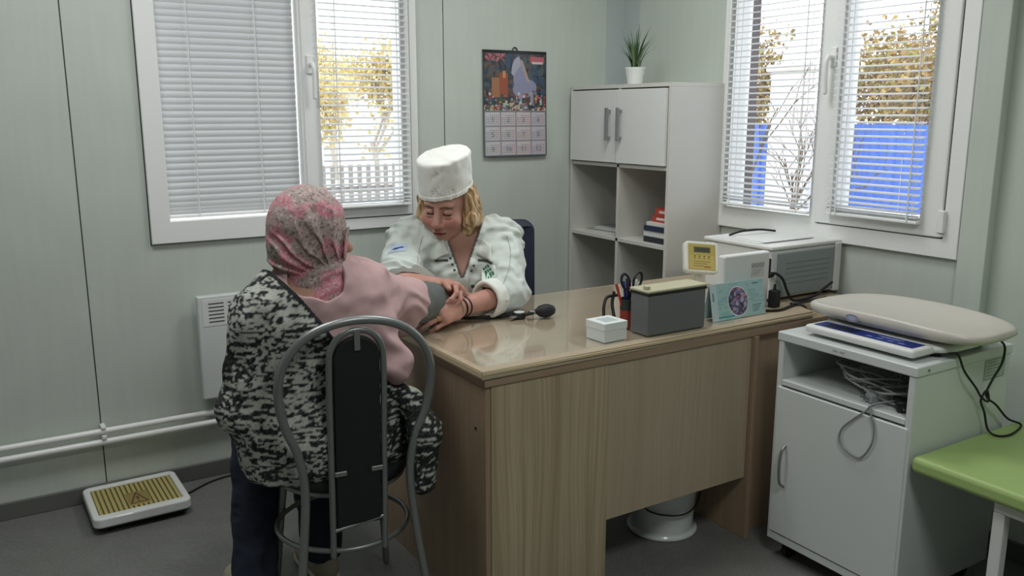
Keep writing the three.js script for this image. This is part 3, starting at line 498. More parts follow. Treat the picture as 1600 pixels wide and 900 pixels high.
{ // remote display of the scale
  const t = thing('scale_display', 'white framed scale display with a yellow panel standing on the desk', 'display', [2.112, DW, -2.145], 0);
  const hd = new THREE.Group(); hd.name = 'display_head'; hd.position.set(0.0, 0.160, 0); hd.rotation.set(-22 * R, -20 * R, -6 * R, 'YXZ'); t.add(hd);
  mesh('housing', plate(rectShape(-0.062, 0.062, -0.056, 0.056, 0.016), 0.026, -0.013, 0.005), P(0xe0e0d6, 0.35, { clearcoat: 0.3 }), hd);
  const dt = canvasTex(256, 236, (c, w, h) => { c.fillStyle = '#b4a35a'; c.fillRect(0, 0, w, h); c.fillStyle = '#c0ae68'; c.fillRect(10, 104, w - 20, 122); c.fillStyle = '#5d5f4e'; c.fillRect(52, 26, 156, 52); c.fillStyle = '#4a4c40'; c.fillRect(62, 34, 136, 36); c.fillStyle = '#6d6236'; for (let i = 0; i < 4; i++) { c.beginPath(); c.arc(62 + i * 44, 112, 8, 0, TAU); c.fill(); c.fillRect(52 + i * 44, 128, 20, 6); } c.fillStyle = '#8a7238'; for (let i = 0; i < 3; i++) c.fillRect(50, 156 + i * 20, 160 - i * 30, 6); c.fillStyle = '#a05a34'; c.fillRect(150, 200, 60, 12); });
  mesh('panel', new THREE.PlaneGeometry(0.100, 0.092).translate(0, 0, 0.0134), M(0xffffff, 0.35, { map: dt }), hd);
  mesh('stem', [tube([[0.0, 0.115, -0.004], [-0.006, 0.06, -0.006], [-0.006, 0.01, -0.004]], 0.012, false, 12, 16), bx(-0.05, 0.05, 0, 0.012, -0.04, 0.04, 0.004)], P(0xd9d8cc, 0.4), t);
}
{ // leaflet stand
  const t = thing('leaflet_card', 'teal folded leaflet card with a round picture on the desk edge', 'card', [2.064, DT, -1.93]);
  const lt = canvasTex(512, 260, (c, w, h) => {
    let s = 5; const q = () => { s = (s * 16807) % 2147483647; return s / 2147483647; };
    c.fillStyle = '#a5c6c6'; c.fillRect(0, 0, w, h); c.fillStyle = '#94bcbd'; for (let i = 0; i < 40; i++) { c.fillRect(q() * w, q() * h, 20 + q() * 60, 8 + q() * 20); } c.fillStyle = '#bcd0d3'; c.fillRect(0, 0, 60, h); c.fillStyle = '#6f8aa0'; c.fillRect(18, 60, 16, 60);
    c.save(); c.beginPath(); c.ellipse(256, 140, 92, 102, -0.25, 0, TAU); c.clip(); c.fillStyle = '#6f7396'; c.fillRect(0, 0, w, h);
    for (let i = 0; i < 160; i++) { c.fillStyle = ['#2d3236', '#8287b0', '#a9adc4', '#58496b', '#b58d9c', '#454a52', '#8c4a74'][i % 7]; c.beginPath(); c.ellipse(160 + q() * 190, 30 + q() * 220, 6 + q() * 16, 4 + q() * 10, q() * 3, 0, TAU); c.fill(); }
    c.restore(); c.strokeStyle = '#e3e4e6'; c.lineWidth = 6; c.beginPath(); c.ellipse(256, 140, 95, 105, -0.25, 0, TAU); c.stroke();
    c.fillStyle = '#4d6e76'; c.fillRect(400, 24, 62, 7); c.fillStyle = '#5d8288'; for (let i = 0; i < 4; i++) c.fillRect(390, 180 + i * 14, 90 - i * 12, 6); c.fillStyle = '#4f9aa0'; c.fillRect(60, 232, 150, 14);
  });
  const f = new THREE.PlaneGeometry(0.242, 0.118).translate(0, 0.059, 0); f.rotateX(-0.22);
  const leafG = new THREE.BoxGeometry(0.242, 0.118, 0.0008).translate(0, 0.059, 0); const lm = M(0xa9c2c2, 0.5), front = M(0xffffff, 0.4, { map: lt });
  const a = mesh('front_leaf', leafG, [lm, lm, lm, lm, front, lm], t); a.rotation.x = -0.2; a.position.z = 0.024;
  const b = mesh('back_leaf', leafG, lm, t); b.rotation.x = 0.2; b.position.z = -0.024;
  const pp = mesh('paper_roll', bx(1.925, 1.96, DT, 0.868, -2.02, -1.975, 0.008), M(0xcfd3da, 0.6)); tag(pp, 'pale carton standing between the grey case and the teal card', 'carton');
}
{ // white device box and printer
  const t = thing('device_box', 'white upright device with a striped sticker behind the teal card', 'device', [2.172, DW, -2.03]);
  mesh('body', bx(-0.113, 0.105, 0, 0.193, 0.018, 0.05, 0.008), P(0xdcdedb, 0.4), t);
  const st = canvasTex(128, 96, (c, w, h) => { c.fillStyle = '#c9cbc8'; c.fillRect(0, 0, w, h); c.strokeStyle = '#5a5f5e'; c.lineWidth = 6; for (let i = 0; i < 7; i++) { c.beginPath(); c.moveTo(-10 + i * 24, 6); c.lineTo(26 + i * 24, 36); c.stroke(); } c.fillStyle = '#a89e98'; for (let i = 0; i < 3; i++) c.fillRect(14, 50 + i * 13, 95 - 18 * i, 5); });
  mesh('sticker', new THREE.PlaneGeometry(0.062, 0.05).translate(0.045, 0.135, 0.0506), M(0xffffff, 0.5, { map: st }), t);
  mesh('plug', [bx(0.105, 0.118, 0.115, 0.165, 0.022, 0.046, 0.004), cyl(0.011, 0.009, 0.03, 0, 0, 0, 14).rotateZ(-Math.PI / 2).translate(0.106, 0.105, 0.036)], MAT.black, t);

  const p = thing('laser_printer', 'grey and white printer on the desk by the window wall', 'printer', [2.497, DW, -2.16]);
  mesh('body', bx(-0.18, 0.18, 0.012, 0.185, -0.17, 0.15, 0.010), P(0xd6d8d5, 0.4), p);
  mesh('top_cover', bx(-0.186, 0.186, 0.185, 0.200, -0.176, 0.156, 0.006), P(0xdfe1de, 0.4), p);
  mesh('side_cover', bx(-0.150, 0.150, 0.022, 0.172, 0.1495, 0.156, 0.003), M(0x8f9897, 0.5), p);
  for (let i = 0; i < 5; i++) mesh('vent_rib', bx(-0.11, 0.12, 0.062 + i * 0.018, 0.066 + i * 0.018, 0.1555, 0.1575, 0.0008), M(0x7d8685, 0.5), p);
  mesh('corner_post', bx(0.150, 0.183, 0.010, 0.19, 0.14, 0.160, 0.004), P(0xdde0dd, 0.4), p);
  for (const [x, z] of [[-0.15, -0.14], [0.15, -0.14], [-0.15, 0.12], [0.15, 0.12]]) mesh('foot', cyl(0.012, 0.012, 0.013, x, 0, z, 14), MAT.rubber, p);
  const cb = mesh('looped_cable', tube([[2.283, 0.855, -2.00], [2.31, 0.86, -1.985], [2.335, 0.84, -1.972], [2.355, 0.80, -1.968], [2.385, 0.762, -1.968], [2.43, 0.756, -1.966], [2.50, 0.765, -1.962], [2.55, 0.785, -1.965], [2.60, 0.80, -1.972]], 0.0048, false, 10, 60), MAT.rubber); tag(cb, 'black power cord looping in front of the printer', 'cord');
  const cc = mesh('mains_cable', tube([[2.20, 0.7535, -1.925], [2.25, 0.7535, -1.905], [2.33, 0.7535, -1.925], [2.42, 0.7545, -1.945], [2.55, 0.753, -1.955]], 0.0045, false, 8, 40), MAT.rubber); tag(cc, 'black cord lying flat along the desk edge before the printer', 'cord');
  const ce = mesh('dangling_cable', tube([[2.36, 0.7535, -1.95], [2.375, 0.7535, -1.92], [2.385, 0.74, -1.90], [2.388, 0.69, -1.898], [2.39, 0.40, -1.898], [2.395, 0.10, -1.90], [2.42, 0.006, -1.90]], 0.004, false, 8, 50), MAT.rubber); tag(ce, 'black cord hanging over the desk edge behind the white cabinet', 'cord');
  const ad = thing('plug_block', 'black plug block between the white device and the printer', 'plug', [2.285, DW, -1.96], 0.1); mesh('case', bx(-0.018, 0.018, 0, 0.06, -0.014, 0.014, 0.004), MAT.black, ad); mesh('cable_boot', cyl(0.006, 0.004, 0.02, 0, 0.06, 0, 12), MAT.rubber, ad);
  const ps = mesh('paper_sheets', [bx(2.33, 2.60, DW + 0.2, DW + 0.203, -2.30, -2.08, 0.001), bx(2.35, 2.61, DW + 0.203, DW + 0.206, -2.29, -2.07, 0.001)], M(0xe3e5e3, 0.6)); tag(ps, 'white paper sheets lying on top of the printer', 'paper');
  const ch = mesh('thin_cable', tube([[2.36, DW + 0.21, -2.25], [2.42, DW + 0.222, -2.24], [2.5, DW + 0.222, -2.235], [2.58, DW + 0.212, -2.23]], 0.004, false, 8, 30), MAT.rubber); tag(ch, 'dark cable lying on the papers on the printer', 'cable');
}
{ // manometer bulb with hose
  const t = thing('manometer_bulb', 'black rubber pump bulb with valve lying on the desk', 'bulb', [1.532, DT, -2.245], -0.15);
  const g = lathe([[0, -0.032], [0.008, -0.032], [0.014, -0.028], [0.021, -0.012], [0.022, 0.004], [0.018, 0.022], [0.009, 0.033], [0.006, 0.040], [0, 0.040]], 28); g.rotateZ(Math.PI / 2); g.translate(0, 0.0222, 0);
  mesh('bulb', g, MAT.rubber, t);
  mesh('valve', [cyl(0.006, 0.006, 0.022, 0, 0, 0, 14).rotateZ(Math.PI / 2).translate(-0.036, 0.0205, 0), cyl(0.008, 0.008, 0.006, 0, 0, 0, 14).rotateZ(Math.PI / 2).translate(-0.052, 0.0205, 0)], MAT.chrome, t);
  const g2 = thing('pressure_gauge', 'black and chrome pressure gauge lying on the desk beside the bulb', 'gauge', [1.455, DT, -2.285], 0.4);
  mesh('housing', lathe([[0, 0], [0.020, 0], [0.022, 0.003], [0.022, 0.016], [0.019, 0.019], [0, 0.019]], 28), MAT.black, g2); mesh('dial', cyl(0.0175, 0.0175, 0.001, 0, 0.0188, 0, 28), M(0xd0d2d0, 0.3), g2);
  mesh('clip', bx(-0.045, -0.018, 0.004, 0.012, -0.008, 0.008, 0.002), MAT.chrome, g2);
  const h = mesh('rubber_hose', [tube([[1.478, 0.771, -2.24], [1.468, 0.768, -2.25], [1.462, 0.764, -2.258]], 0.005, false, 10, 20), tube([[1.435, 0.760, -2.295], [1.40, 0.7565, -2.32], [1.34, 0.7565, -2.33], [1.28, 0.757, -2.36], [1.22, 0.765, -2.42], [1.20, 0.80, -2.43]], 0.0055, false, 10, 50)], MAT.rubber); tag(h, 'black rubber hose of the cuff lying on the desk under the doctor\'s arm', 'hose');
  const h2 = mesh('rubber_hose', tube([[1.45, 0.758, -2.31], [1.49, 0.757, -2.36], [1.44, 0.757, -2.42], [1.36, 0.757, -2.44], [1.27, 0.762, -2.46]], 0.0055, false, 10, 50), MAT.rubber); tag(h2, 'second black rubber hose curving behind the gauge on the desk', 'hose');
}
// ---------------------------------------------------------------- chairs
{
  const t = thing('kitchen_chair', 'grey tubular steel chair with a black padded back under the seated patient', 'chair', [0.795, 0, -2.185], -7 * R);
  const half = [[0.195, 0.0, 0.245], [0.172, 0.14, 0.225], [0.150, 0.32, 0.205], [0.140, 0.46, 0.198], [0.155, 0.56, 0.203], [0.184, 0.64, 0.21], [0.197, 0.725, 0.217], [0.183, 0.80, 0.224], [0.140, 0.856, 0.23], [0.08, 0.888, 0.234]];
  const arch = [...half.map(([x, y, z]) => [-x, y, z]), [0, 0.900, 0.236], ...half.slice().reverse()];
  mesh('back_frame', tube(arch, 0.0115, false, 14, 140), MAT.silver, t);
  const r = 0.07, rail = [[-r, 0.25, 0.178], [-r, 0.42, 0.192], [-r, 0.60, 0.203], [-r, 0.78, 0.217], [-r * 0.9, 0.83, 0.222], [-r * 0.55, 0.862, 0.225], [0, 0.873, 0.226]];
  mesh('inner_frame', tube([...rail, ...rail.slice(0, -1).reverse().map(([x, y, z]) => [-x, y, z])], 0.0085, false, 12, 110), MAT.silver, t);
  const ps = new THREE.Shape(); ps.moveTo(-0.06, 0.335); ps.lineTo(0.06, 0.335); ps.lineTo(0.06, 0.785); ps.absarc(0, 0.798, 0.061, 0, Math.PI); ps.lineTo(-0.06, 0.785); ps.closePath();
  const pg = plate(ps, 0.022, -0.011, 0.005); pg.applyMatrix4(new THREE.Matrix4().makeRotationX(4 * R)); pg.translate(0, 0, 0.158);
  mesh('back_pad', pg, MAT.blackLeather, t);
  mesh('bracket', [bx(-0.065, -0.032, 0.483, 0.497, 0.202, 0.209, 0.003)], MAT.silver, t); mesh('bracket', [bx(0.032, 0.065, 0.483, 0.497, 0.202, 0.209, 0.003)], MAT.silver, t);
  mesh('bracket', bx(-0.008, 0.008, 0.82, 0.872, 0.220, 0.234, 0.003), MAT.silver, t);
  mesh('cross_bar', tube([[-r, 0.325, 0.186], [r, 0.345, 0.188]], 0.006, false, 10, 4), MAT.silver, t);
  mesh('seat', lathe([[0, 0.425], [0.17, 0.425], [0.187, 0.43], [0.192, 0.445], [0.186, 0.462], [0.16, 0.472], [0, 0.475]], 48), MAT.blackLeather, t);
  mesh('seat_ring', new THREE.TorusGeometry(0.172, 0.009, 10, 48).rotateX(Math.PI / 2).translate(0, 0.417, 0), MAT.silver, t);
  for (const k of [-1, 1]) mesh('front_leg', tube([[0.135 * k, 0.41, -0.11], [0.155 * k, 0.2, -0.14], [0.17 * k, 0.011, -0.165]], 0.0105, false, 12, 16), MAT.silver, t);
  mesh('foot_ring', new THREE.TorusGeometry(0.183, 0.0075, 10, 64).rotateX(Math.PI / 2).translate(0, 0.262, 0), MAT.silver, t);
}
{
  const t = thing('office_chair', 'black office chair with slotted plastic back behind the doctor', 'chair', [1.62, 0, -2.78], -25 * R);
  const s = rectShape(-0.21, 0.21, 0.58, 0.985, 0.045);
  for (let i = 0; i < 4; i++) { const y = 0.90 - i * 0.066, h = new THREE.Path(); h.moveTo(-0.14, y); h.quadraticCurveTo(0, y - 0.011, 0.14, y); h.quadraticCurveTo(0, y + 0.013, -0.14, y); s.holes.push(h); }
  const g = plate(s, 0.028, -0.2, 0.006);
  { const p = g.attributes.position; for (let i = 0; i < p.count; i++) { const x = p.getX(i); p.setZ(i, p.getZ(i) + 0.9 * x * x - 0.06 * (p.getY(i) - 0.58)); } g.computeVertexNormals(); }
  mesh('backrest', g, MAT.darkBlue, t);
  mesh('backrest_bracket', tube([[0, 0.66, -0.20], [0, 0.50, -0.215], [0, 0.415, -0.15], [0, 0.405, -0.02]], 0.016, false, 12, 24), MAT.black, t);
  mesh('seat', bx(-0.22, 0.22, 0.415, 0.475, -0.18, 0.23, 0.028), MAT.blackLeather, t);
  mesh('gas_column', [cyl(0.025, 0.025, 0.18, 0, 0.09, 0, 20), cyl(0.014, 0.014, 0.16, 0, 0.26, 0, 20)], MAT.black, t);
  for (let i = 0; i < 5; i++) { const a = i / 5 * TAU + 0.3, c = Math.cos(a), q = Math.sin(a); const l = mesh('base_arm', tube([[0.02 * c, 0.11, 0.02 * q], [0.15 * c, 0.09, 0.15 * q], [0.26 * c, 0.065, 0.26 * q]], 0.016, false, 10, 12), MAT.black, t); mesh('castor', new THREE.CylinderGeometry(0.025, 0.025, 0.03, 18).rotateX(Math.PI / 2).rotateY(a).translate(0.26 * c, 0.025, 0.26 * q), MAT.rubber, l); }
}
// ---------------------------------------------------------------- people: distance fields meshed with surface nets
const smin = (a, b, k) => { const h = Math.max(k - Math.abs(a - b), 0) / k; return Math.min(a, b) - h * h * k * 0.25; };
const smax = (a, b, k) => -smin(-a, -b, k);
const clamp = (x, a, b) => Math.min(b, Math.max(a, x)), ss = (a, b, x) => { const t = clamp((x - a) / (b - a), 0, 1); return t * t * (3 - 2 * t); };
function cap(a, b, ra, rb) {
  const dx = b[0] - a[0], dy = b[1] - a[1], dz = b[2] - a[2], L = dx * dx + dy * dy + dz * dz || 1e-9;
  return (x, y, z) => { const px = x - a[0], py = y - a[1], pz = z - a[2], t = clamp((px * dx + py * dy + pz * dz) / L, 0, 1), qx = px - t * dx, qy = py - t * dy, qz = pz - t * dz; return Math.sqrt(qx * qx + qy * qy + qz * qz) - (ra + (rb - ra) * t); };
}
// ellipsoid; axes: optional [X, Y, Z] unit vectors
function ell(c, r, ax) {
  return (x, y, z) => {
    let px = x - c[0], py = y - c[1], pz = z - c[2];
    if (ax) { const a = px * ax[0][0] + py * ax[0][1] + pz * ax[0][2], b = px * ax[1][0] + py * ax[1][1] + pz * ax[1][2], d = px * ax[2][0] + py * ax[2][1] + pz * ax[2][2]; px = a; py = b; pz = d; }
    const k0 = Math.hypot(px / r[0], py / r[1], pz / r[2]), k1 = Math.hypot(px / (r[0] * r[0]), py / (r[1] * r[1]), pz / (r[2] * r[2]));
    return k1 < 1e-6 ? -Math.min(...r) : k0 * (k0 - 1) / k1;
  };
}
const blend = (fs, k) => (x, y, z) => { let d = fs[0](x, y, z); for (let i = 1; i < fs.length; i++) d = smin(d, fs[i](x, y, z), k); return d; };
function surfaceNet(f, lo, hi, h, paint) {
  const nx = Math.ceil((hi[0] - lo[0]) / h) + 1, ny = Math.ceil((hi[1] - lo[1]) / h) + 1, nz = Math.ceil((hi[2] - lo[2]) / h) + 1, N = nx * ny * nz;
  const g = new Float32Array(N), B = 4, far = h * B * 1.9;
  const id = (i, j, k) => i + nx * (j + ny * k);
  for (let k0 = 0; k0 < nz; k0 += B) for (let j0 = 0; j0 < ny; j0 += B) for (let i0 = 0; i0 < nx; i0 += B) {
    const d = f(lo[0] + (i0 + 1.5) * h, lo[1] + (j0 + 1.5) * h, lo[2] + (k0 + 1.5) * h), skip = Math.abs(d) > far;
    for (let k = k0; k < Math.min(k0 + B, nz); k++) for (let j = j0; j < Math.min(j0 + B, ny); j++) for (let i = i0; i < Math.min(i0 + B, nx); i++) g[id(i, j, k)] = skip ? d : f(lo[0] + i * h, lo[1] + j * h, lo[2] + k * h);
  }
  const vid = new Int32Array(N).fill(-1), pos = [], idx = [], off = [0, 1, nx, nx + 1, nx * ny, nx * ny + 1, nx * ny + nx, nx * ny + nx + 1];
  const E = [[0, 1], [2, 3], [4, 5], [6, 7], [0, 2], [1, 3], [4, 6], [5, 7], [0, 4], [1, 5], [2, 6], [3, 7]];
  for (let k = 0; k < nz - 1; k++) for (let j = 0; j < ny - 1; j++) for (let i = 0; i < nx - 1; i++) {
    const o = id(i, j, k); let m = 0; for (let q = 0; q < 8; q++) if (g[o + off[q]] < 0) m |= 1 << q;
    if (m === 0 || m === 255) continue;
    let sx = 0, sy = 0, sz = 0, n = 0;
    for (const [a, b] of E) { const A = (m >> a) & 1, Bq = (m >> b) & 1; if (A === Bq) continue; const ga = g[o + off[a]], gb = g[o + off[b]], t = ga / (ga - gb); sx += (a & 1) + t * ((b & 1) - (a & 1)); sy += ((a >> 1) & 1) + t * (((b >> 1) & 1) - ((a >> 1) & 1)); sz += (a >> 2) + t * ((b >> 2) - (a >> 2)); n++; }
    vid[o] = pos.length / 3; pos.push(lo[0] + (i + sx / n) * h, lo[1] + (j + sy / n) * h, lo[2] + (k + sz / n) * h);
  }
  const quad = (a, b, c, d, flip) => { if (a < 0 || b < 0 || c < 0 || d < 0) return; if (flip) idx.push(a, c, b, a, d, c); else idx.push(a, b, c, a, c, d); };
  for (let k = 1; k < nz - 1; k++) for (let j = 1; j < ny - 1; j++) for (let i = 1; i < nx - 1; i++) {
    const o = id(i, j, k), s = g[o] < 0;
    if (s !== g[o + 1] < 0) quad(vid[o - nx - nx * ny], vid[o - nx * ny], vid[o], vid[o - nx], !s);
    if (s !== g[o + nx] < 0) quad(vid[o - 1 - nx * ny], vid[o - 1], vid[o], vid[o - nx * ny], !s);
    if (s !== g[o + nx * ny] < 0) quad(vid[o - 1 - nx], vid[o - nx], vid[o], vid[o - 1], !s);
  }
  const nor = new Float32Array(pos.length), e = h * 0.5, col = paint ? new Float32Array(pos.length) : null;
  for (let v = 0; v < pos.length; v += 3) {
    const x = pos[v], y = pos[v + 1], z = pos[v + 2];
    let a = f(x + e, y, z) - f(x - e, y, z), b = f(x, y + e, z) - f(x, y - e, z), c = f(x, y, z + e) - f(x, y, z - e); const l = Math.hypot(a, b, c) || 1; a /= l; b /= l; c /= l;
    nor[v] = a; nor[v + 1] = b; nor[v + 2] = c;
    if (paint) { const q = paint(x, y, z, a, b, c); col[v] = q[0]; col[v + 1] = q[1]; col[v + 2] = q[2]; }
  }
  const G = new THREE.BufferGeometry(); G.setAttribute('position', new THREE.Float32BufferAttribute(pos, 3)); G.setAttribute('normal', new THREE.BufferAttribute(nor, 3)); if (col) G.setAttribute('color', new THREE.BufferAttribute(col, 3)); G.setIndex(idx); return G;
}
const lin = (hex) => { const c = new THREE.Color(hex); return [c.r, c.g, c.b]; };
const mix3 = (a, b, t) => [a[0] + (b[0] - a[0]) * t, a[1] + (b[1] - a[1]) * t, a[2] + (b[2] - a[2]) * t];
const sub = (a, b) => [a[0] - b[0], a[1] - b[1], a[2] - b[2]], add = (a, b, s = 1) => [a[0] + b[0] * s, a[1] + b[1] * s, a[2] + b[2] * s], dot = (a, b) => a[0] * b[0] + a[1] * b[1] + a[2] * b[2];
const cross = (a, b) => [a[1] * b[2] - a[2] * b[1], a[2] * b[0] - a[0] * b[2], a[0] * b[1] - a[1] * b[0]], unit = (a) => { const l = Math.hypot(...a) || 1; return a.map((q) => q / l); };
const vcol = (rough, o = {}) => new THREE.MeshPhysicalMaterial({ vertexColors: true, roughness: rough, ...o });
const skinMat = vcol(0.55, { sheen: 0.15, sheenRoughness: 0.5, sheenColor: new THREE.Color(0xc98a76) });
const fold = (x, y, z, s) => { const n = noise3(x * s, y * s, z * s); return 1 - Math.abs(n); };      // ridged

// a hand: wrist, direction of the fingers, normal of its back, thumb side; returns the fields of palm and fingers
function handField(W, D, Nn, S, curls, o = {}) {
  D = unit(D); S = unit(sub(S, D.map((q) => q * dot(S, D)))); Nn = unit(Nn.map((q, i) => q - D[i] * dot(Nn, D) - S[i] * dot(Nn, S)));
  const at = (d, s, n) => add(add(add(W, D, d), S, s), Nn, n), sc = o.scale || 1;
  const palm = blend([cap(at(0.0, 0.0, 0), at(0.03, 0.006, 0), 0.023 * sc, 0.022 * sc), cap(at(0.02, 0.018, -0.002), at(0.082, 0.026, 0), 0.017 * sc, 0.0125 * sc), cap(at(0.02, 0.004, 0), at(0.085, 0.006, 0.001), 0.018 * sc, 0.0125 * sc), cap(at(0.02, -0.012, 0), at(0.080, -0.014, 0), 0.018 * sc, 0.0125 * sc), cap(at(0.02, -0.02, -0.002), at(0.072, -0.031, -0.002), 0.016 * sc, 0.0115 * sc)], 0.014);
  const fs = [], tips = [], len = [[0.044, 0.026, 0.021], [0.047, 0.030, 0.022], [0.044, 0.028, 0.022], [0.034, 0.021, 0.019]], base = [[0.084, 0.027], [0.088, 0.006], [0.083, -0.015], [0.074, -0.032]], rad = [0.0088, 0.0090, 0.0086, 0.0076], spread = o.spread || [0.10, 0.02, -0.06, -0.14];
  for (let i = 0; i < 4; i++) {
    let p = at(base[i][0] - 0.012, base[i][1], 0), ang = 0; const dir0 = unit(add(D, S, spread[i]));
    const chain = [];
    for (let k = 0; k < 3; k++) { ang += curls[i][k]; const d = unit(add(dir0.map((q) => q * Math.cos(ang)), Nn, -Math.sin(ang))), q = add(p, d, len[i][k] + (k ? 0 : 0.012)), r0 = rad[i] * (1 - 0.07 * k) * sc, r1 = rad[i] * (1 - 0.07 * (k + 1)) * sc; chain.push(cap(p, q, r0, r1)); p = q; }
    fs.push(blend(chain, 0.004)); tips.push(p);
  }
  const tb = at(0.022, 0.026, -0.006), td = o.thumb || [0.6, 0.7, -0.35], tv = unit([0, 1, 2].map((i) => D[i] * td[0] + S[i] * td[1] + Nn[i] * td[2])), t1 = add(tb, tv, 0.036), tv2 = unit([0, 1, 2].map((i) => D[i] * (td[0] + 0.4) + S[i] * (td[1] - 0.35) + Nn[i] * (td[2] - 0.15))), t2 = add(t1, tv2, 0.031), t3 = add(t2, tv2, 0.022);
  const th = blend([cap(tb, t1, 0.0145 * sc, 0.0105 * sc), cap(t1, t2, 0.0105 * sc, 0.0095 * sc), cap(t2, t3, 0.0095 * sc, 0.0078 * sc)], 0.006);
  return { f: (x, y, z) => { let d = palm(x, y, z); for (const q of fs) d = smin(d, q(x, y, z), 0.0055); return smin(d, th(x, y, z), 0.010); }, tips, at };
}
function mergedBody(name, geos, mat, parent) { return mesh(name, mergeGeometries(geos.map((g) => g.toNonIndexed())), mat, parent); }

// ================================================================ patient
const pat = thing('person', 'seated patient in a pink patterned headscarf and black and white cardigan, seen from behind', 'person', [0, 0, 0]);
{
  const skin = lin(0xb38c76);
  const HC = [0.738, 1.088, -2.175], hf = unit([0.965, -0.10, -0.14]), hr = unit(cross(hf, [0, 1, 0])), hu = cross(hr, hf), ax = [hr, hu, hf];   // head frame: right, up, forward
  const hl = (x, y, z) => add(add(add(HC, hr, x), hu, y), hf, z);
  const lSh = [0.592, 0.892, -2.165], rSh = [0.872, 0.940, -2.165], lEl = [0.530, 0.648, -2.175], lHa = [0.620, 0.555, -2.42], rEl = [1.105, 0.832, -2.305], rHa = [1.335, 0.790, -2.475];
  const hip = [0.765, 0.545, -2.185], waist = [0.755, 0.66, -2.18], chest = [0.735, 0.83, -2.175], neckB = [0.727, 0.945, -2.165];
  const lHip = [0.690, 0.545, -2.20], rHip = [0.845, 0.545, -2.20], lKn = [0.640, 0.50, -2.47], rKn = [0.82, 0.50, -2.56], lAn = [0.572, 0.09, -2.325], rAn = [0.79, 0.09, -2.36];
  const head = blend([ell(hl(0, 0.02, -0.012), [0.076, 0.098, 0.095], ax), ell(hl(0, -0.035, 0.022), [0.062, 0.085, 0.07], ax), cap(hl(0, -0.005, 0.088), hl(0, -0.034, 0.110), 0.010, 0.014), ell(hl(0, -0.064, 0.086), [0.024, 0.012, 0.012], ax), ell(hl(0, -0.095, 0.066), [0.024, 0.02, 0.022], ax)], 0.02);
  const eyeCut = [hl(0.031, 0.0, 0.102), hl(-0.031, 0.0, 0.102)];
  const headF = (x, y, z) => { let d = head(x, y, z); for (const e of eyeCut) d = smax(d, -(Math.hypot(x - e[0], y - e[1], z - e[2]) - 0.016), 0.012); return d; };
  const neck = cap(hl(0, -0.06, -0.02), neckB, 0.055, 0.062);
  const torso = (i) => blend([ell(hip, [0.180 + i, 0.125 + i, 0.135 + i]), ell(waist, [0.165 + i, 0.15 + i, 0.118 + i]), ell(chest, [0.165 + i, 0.155 + i, 0.112 + i]), cap(add(lSh, [0.03, -0.005, 0]), add(rSh, [-0.03, -0.005, 0]), 0.060 + i, 0.060 + i), cap(neckB, add(chest, [0, 0.03, 0]), 0.07 + i, 0.10 + i)], 0.07);
  const arms = blend([cap(lSh, lEl, 0.050, 0.042), cap(lEl, lHa, 0.042, 0.030), cap(rSh, rEl, 0.050, 0.043)], 0.03);
  const fore = cap(rEl, rHa, 0.043, 0.029);
  const legs = blend([cap(lHip, lKn, 0.085, 0.060), cap(lKn, lAn, 0.056, 0.036), cap(rHip, rKn, 0.085, 0.060), cap(rKn, rAn, 0.056, 0.036)], 0.03);
  const tor = torso(0);
  const body = (x, y, z) => smin(smin(smin(smin(tor(x, y, z), arms(x, y, z), 0.04), neck(x, y, z), 0.03), legs(x, y, z), 0.04), fore(x, y, z), 0.02);
  const rh = handField(rHa, [0.75, -0.05, -0.62], [0.1, 1, 0.05], [-0.62, 0.05, -0.75], [[0.2, 0.3, 0.2], [0.25, 0.3, 0.2], [0.25, 0.35, 0.2], [0.3, 0.35, 0.2]]);
  const lh = handField(lHa, [0.55, -0.05, -0.8], [0.1, 1, 0.1], [0.8, 0, 0.5], [[0.2, 0.3, 0.2], [0.25, 0.3, 0.2], [0.25, 0.35, 0.2], [0.3, 0.35, 0.2]]);
  const hp = (x, y, z, ...n) => { const d = [x, y, z], m = hl(0, -0.064, 0.094), t = 1 - ss(0.010, 0.022, Math.hypot(...sub(d, m))); return mix3(skin, lin(0xa8504c), t * 0.8); };
  const pt = () => skin;
  mergedBody('body', [surfaceNet(body, [0.36, 0.02, -2.72], [1.45, 1.12, -1.98], 0.011, pt),
    surfaceNet((x, y, z) => smin(headF(x, y, z), neck(x, y, z), 0.03), [0.60, 0.94, -2.33], [0.88, 1.24, -2.03], 0.0035, hp),
    surfaceNet((x, y, z) => smin(rh.f(x, y, z), fore(x, y, z), 0.012), [1.27, 0.72, -2.64], [1.52, 0.86, -2.40], 0.0035, pt), surfaceNet((x, y, z) => smin(lh.f(x, y, z), cap(lEl, lHa, 0.042, 0.03)(x, y, z), 0.012), [0.54, 0.48, -2.62], [0.78, 0.64, -2.38], 0.0035, pt)], skinMat, pat);

  // ---- headscarf: hood over the head, wound round the neck, folds running to the knot under the chin
  const K = hl(0.075, -0.118, 0.045);
  const hood0 = blend([ell(hl(0, 0.022, -0.016), [0.088, 0.108, 0.106], ax), ell(hl(0, -0.035, 0.006), [0.080, 0.094, 0.088], ax), ell(hl(0.0, -0.05, -0.052), [0.07, 0.062, 0.06], ax)], 0.03);
  const wrap = (x, y, z) => { const yy = y - 0.20 * (x - 0.735), q = Math.hypot((x - 0.731) / 1.08, z + 2.163); return Math.hypot(q - 0.062 - 0.26 * Math.max(0, 1.0 - yy), Math.max(0, Math.abs(yy - 0.967) - 0.034)) - 0.018; };
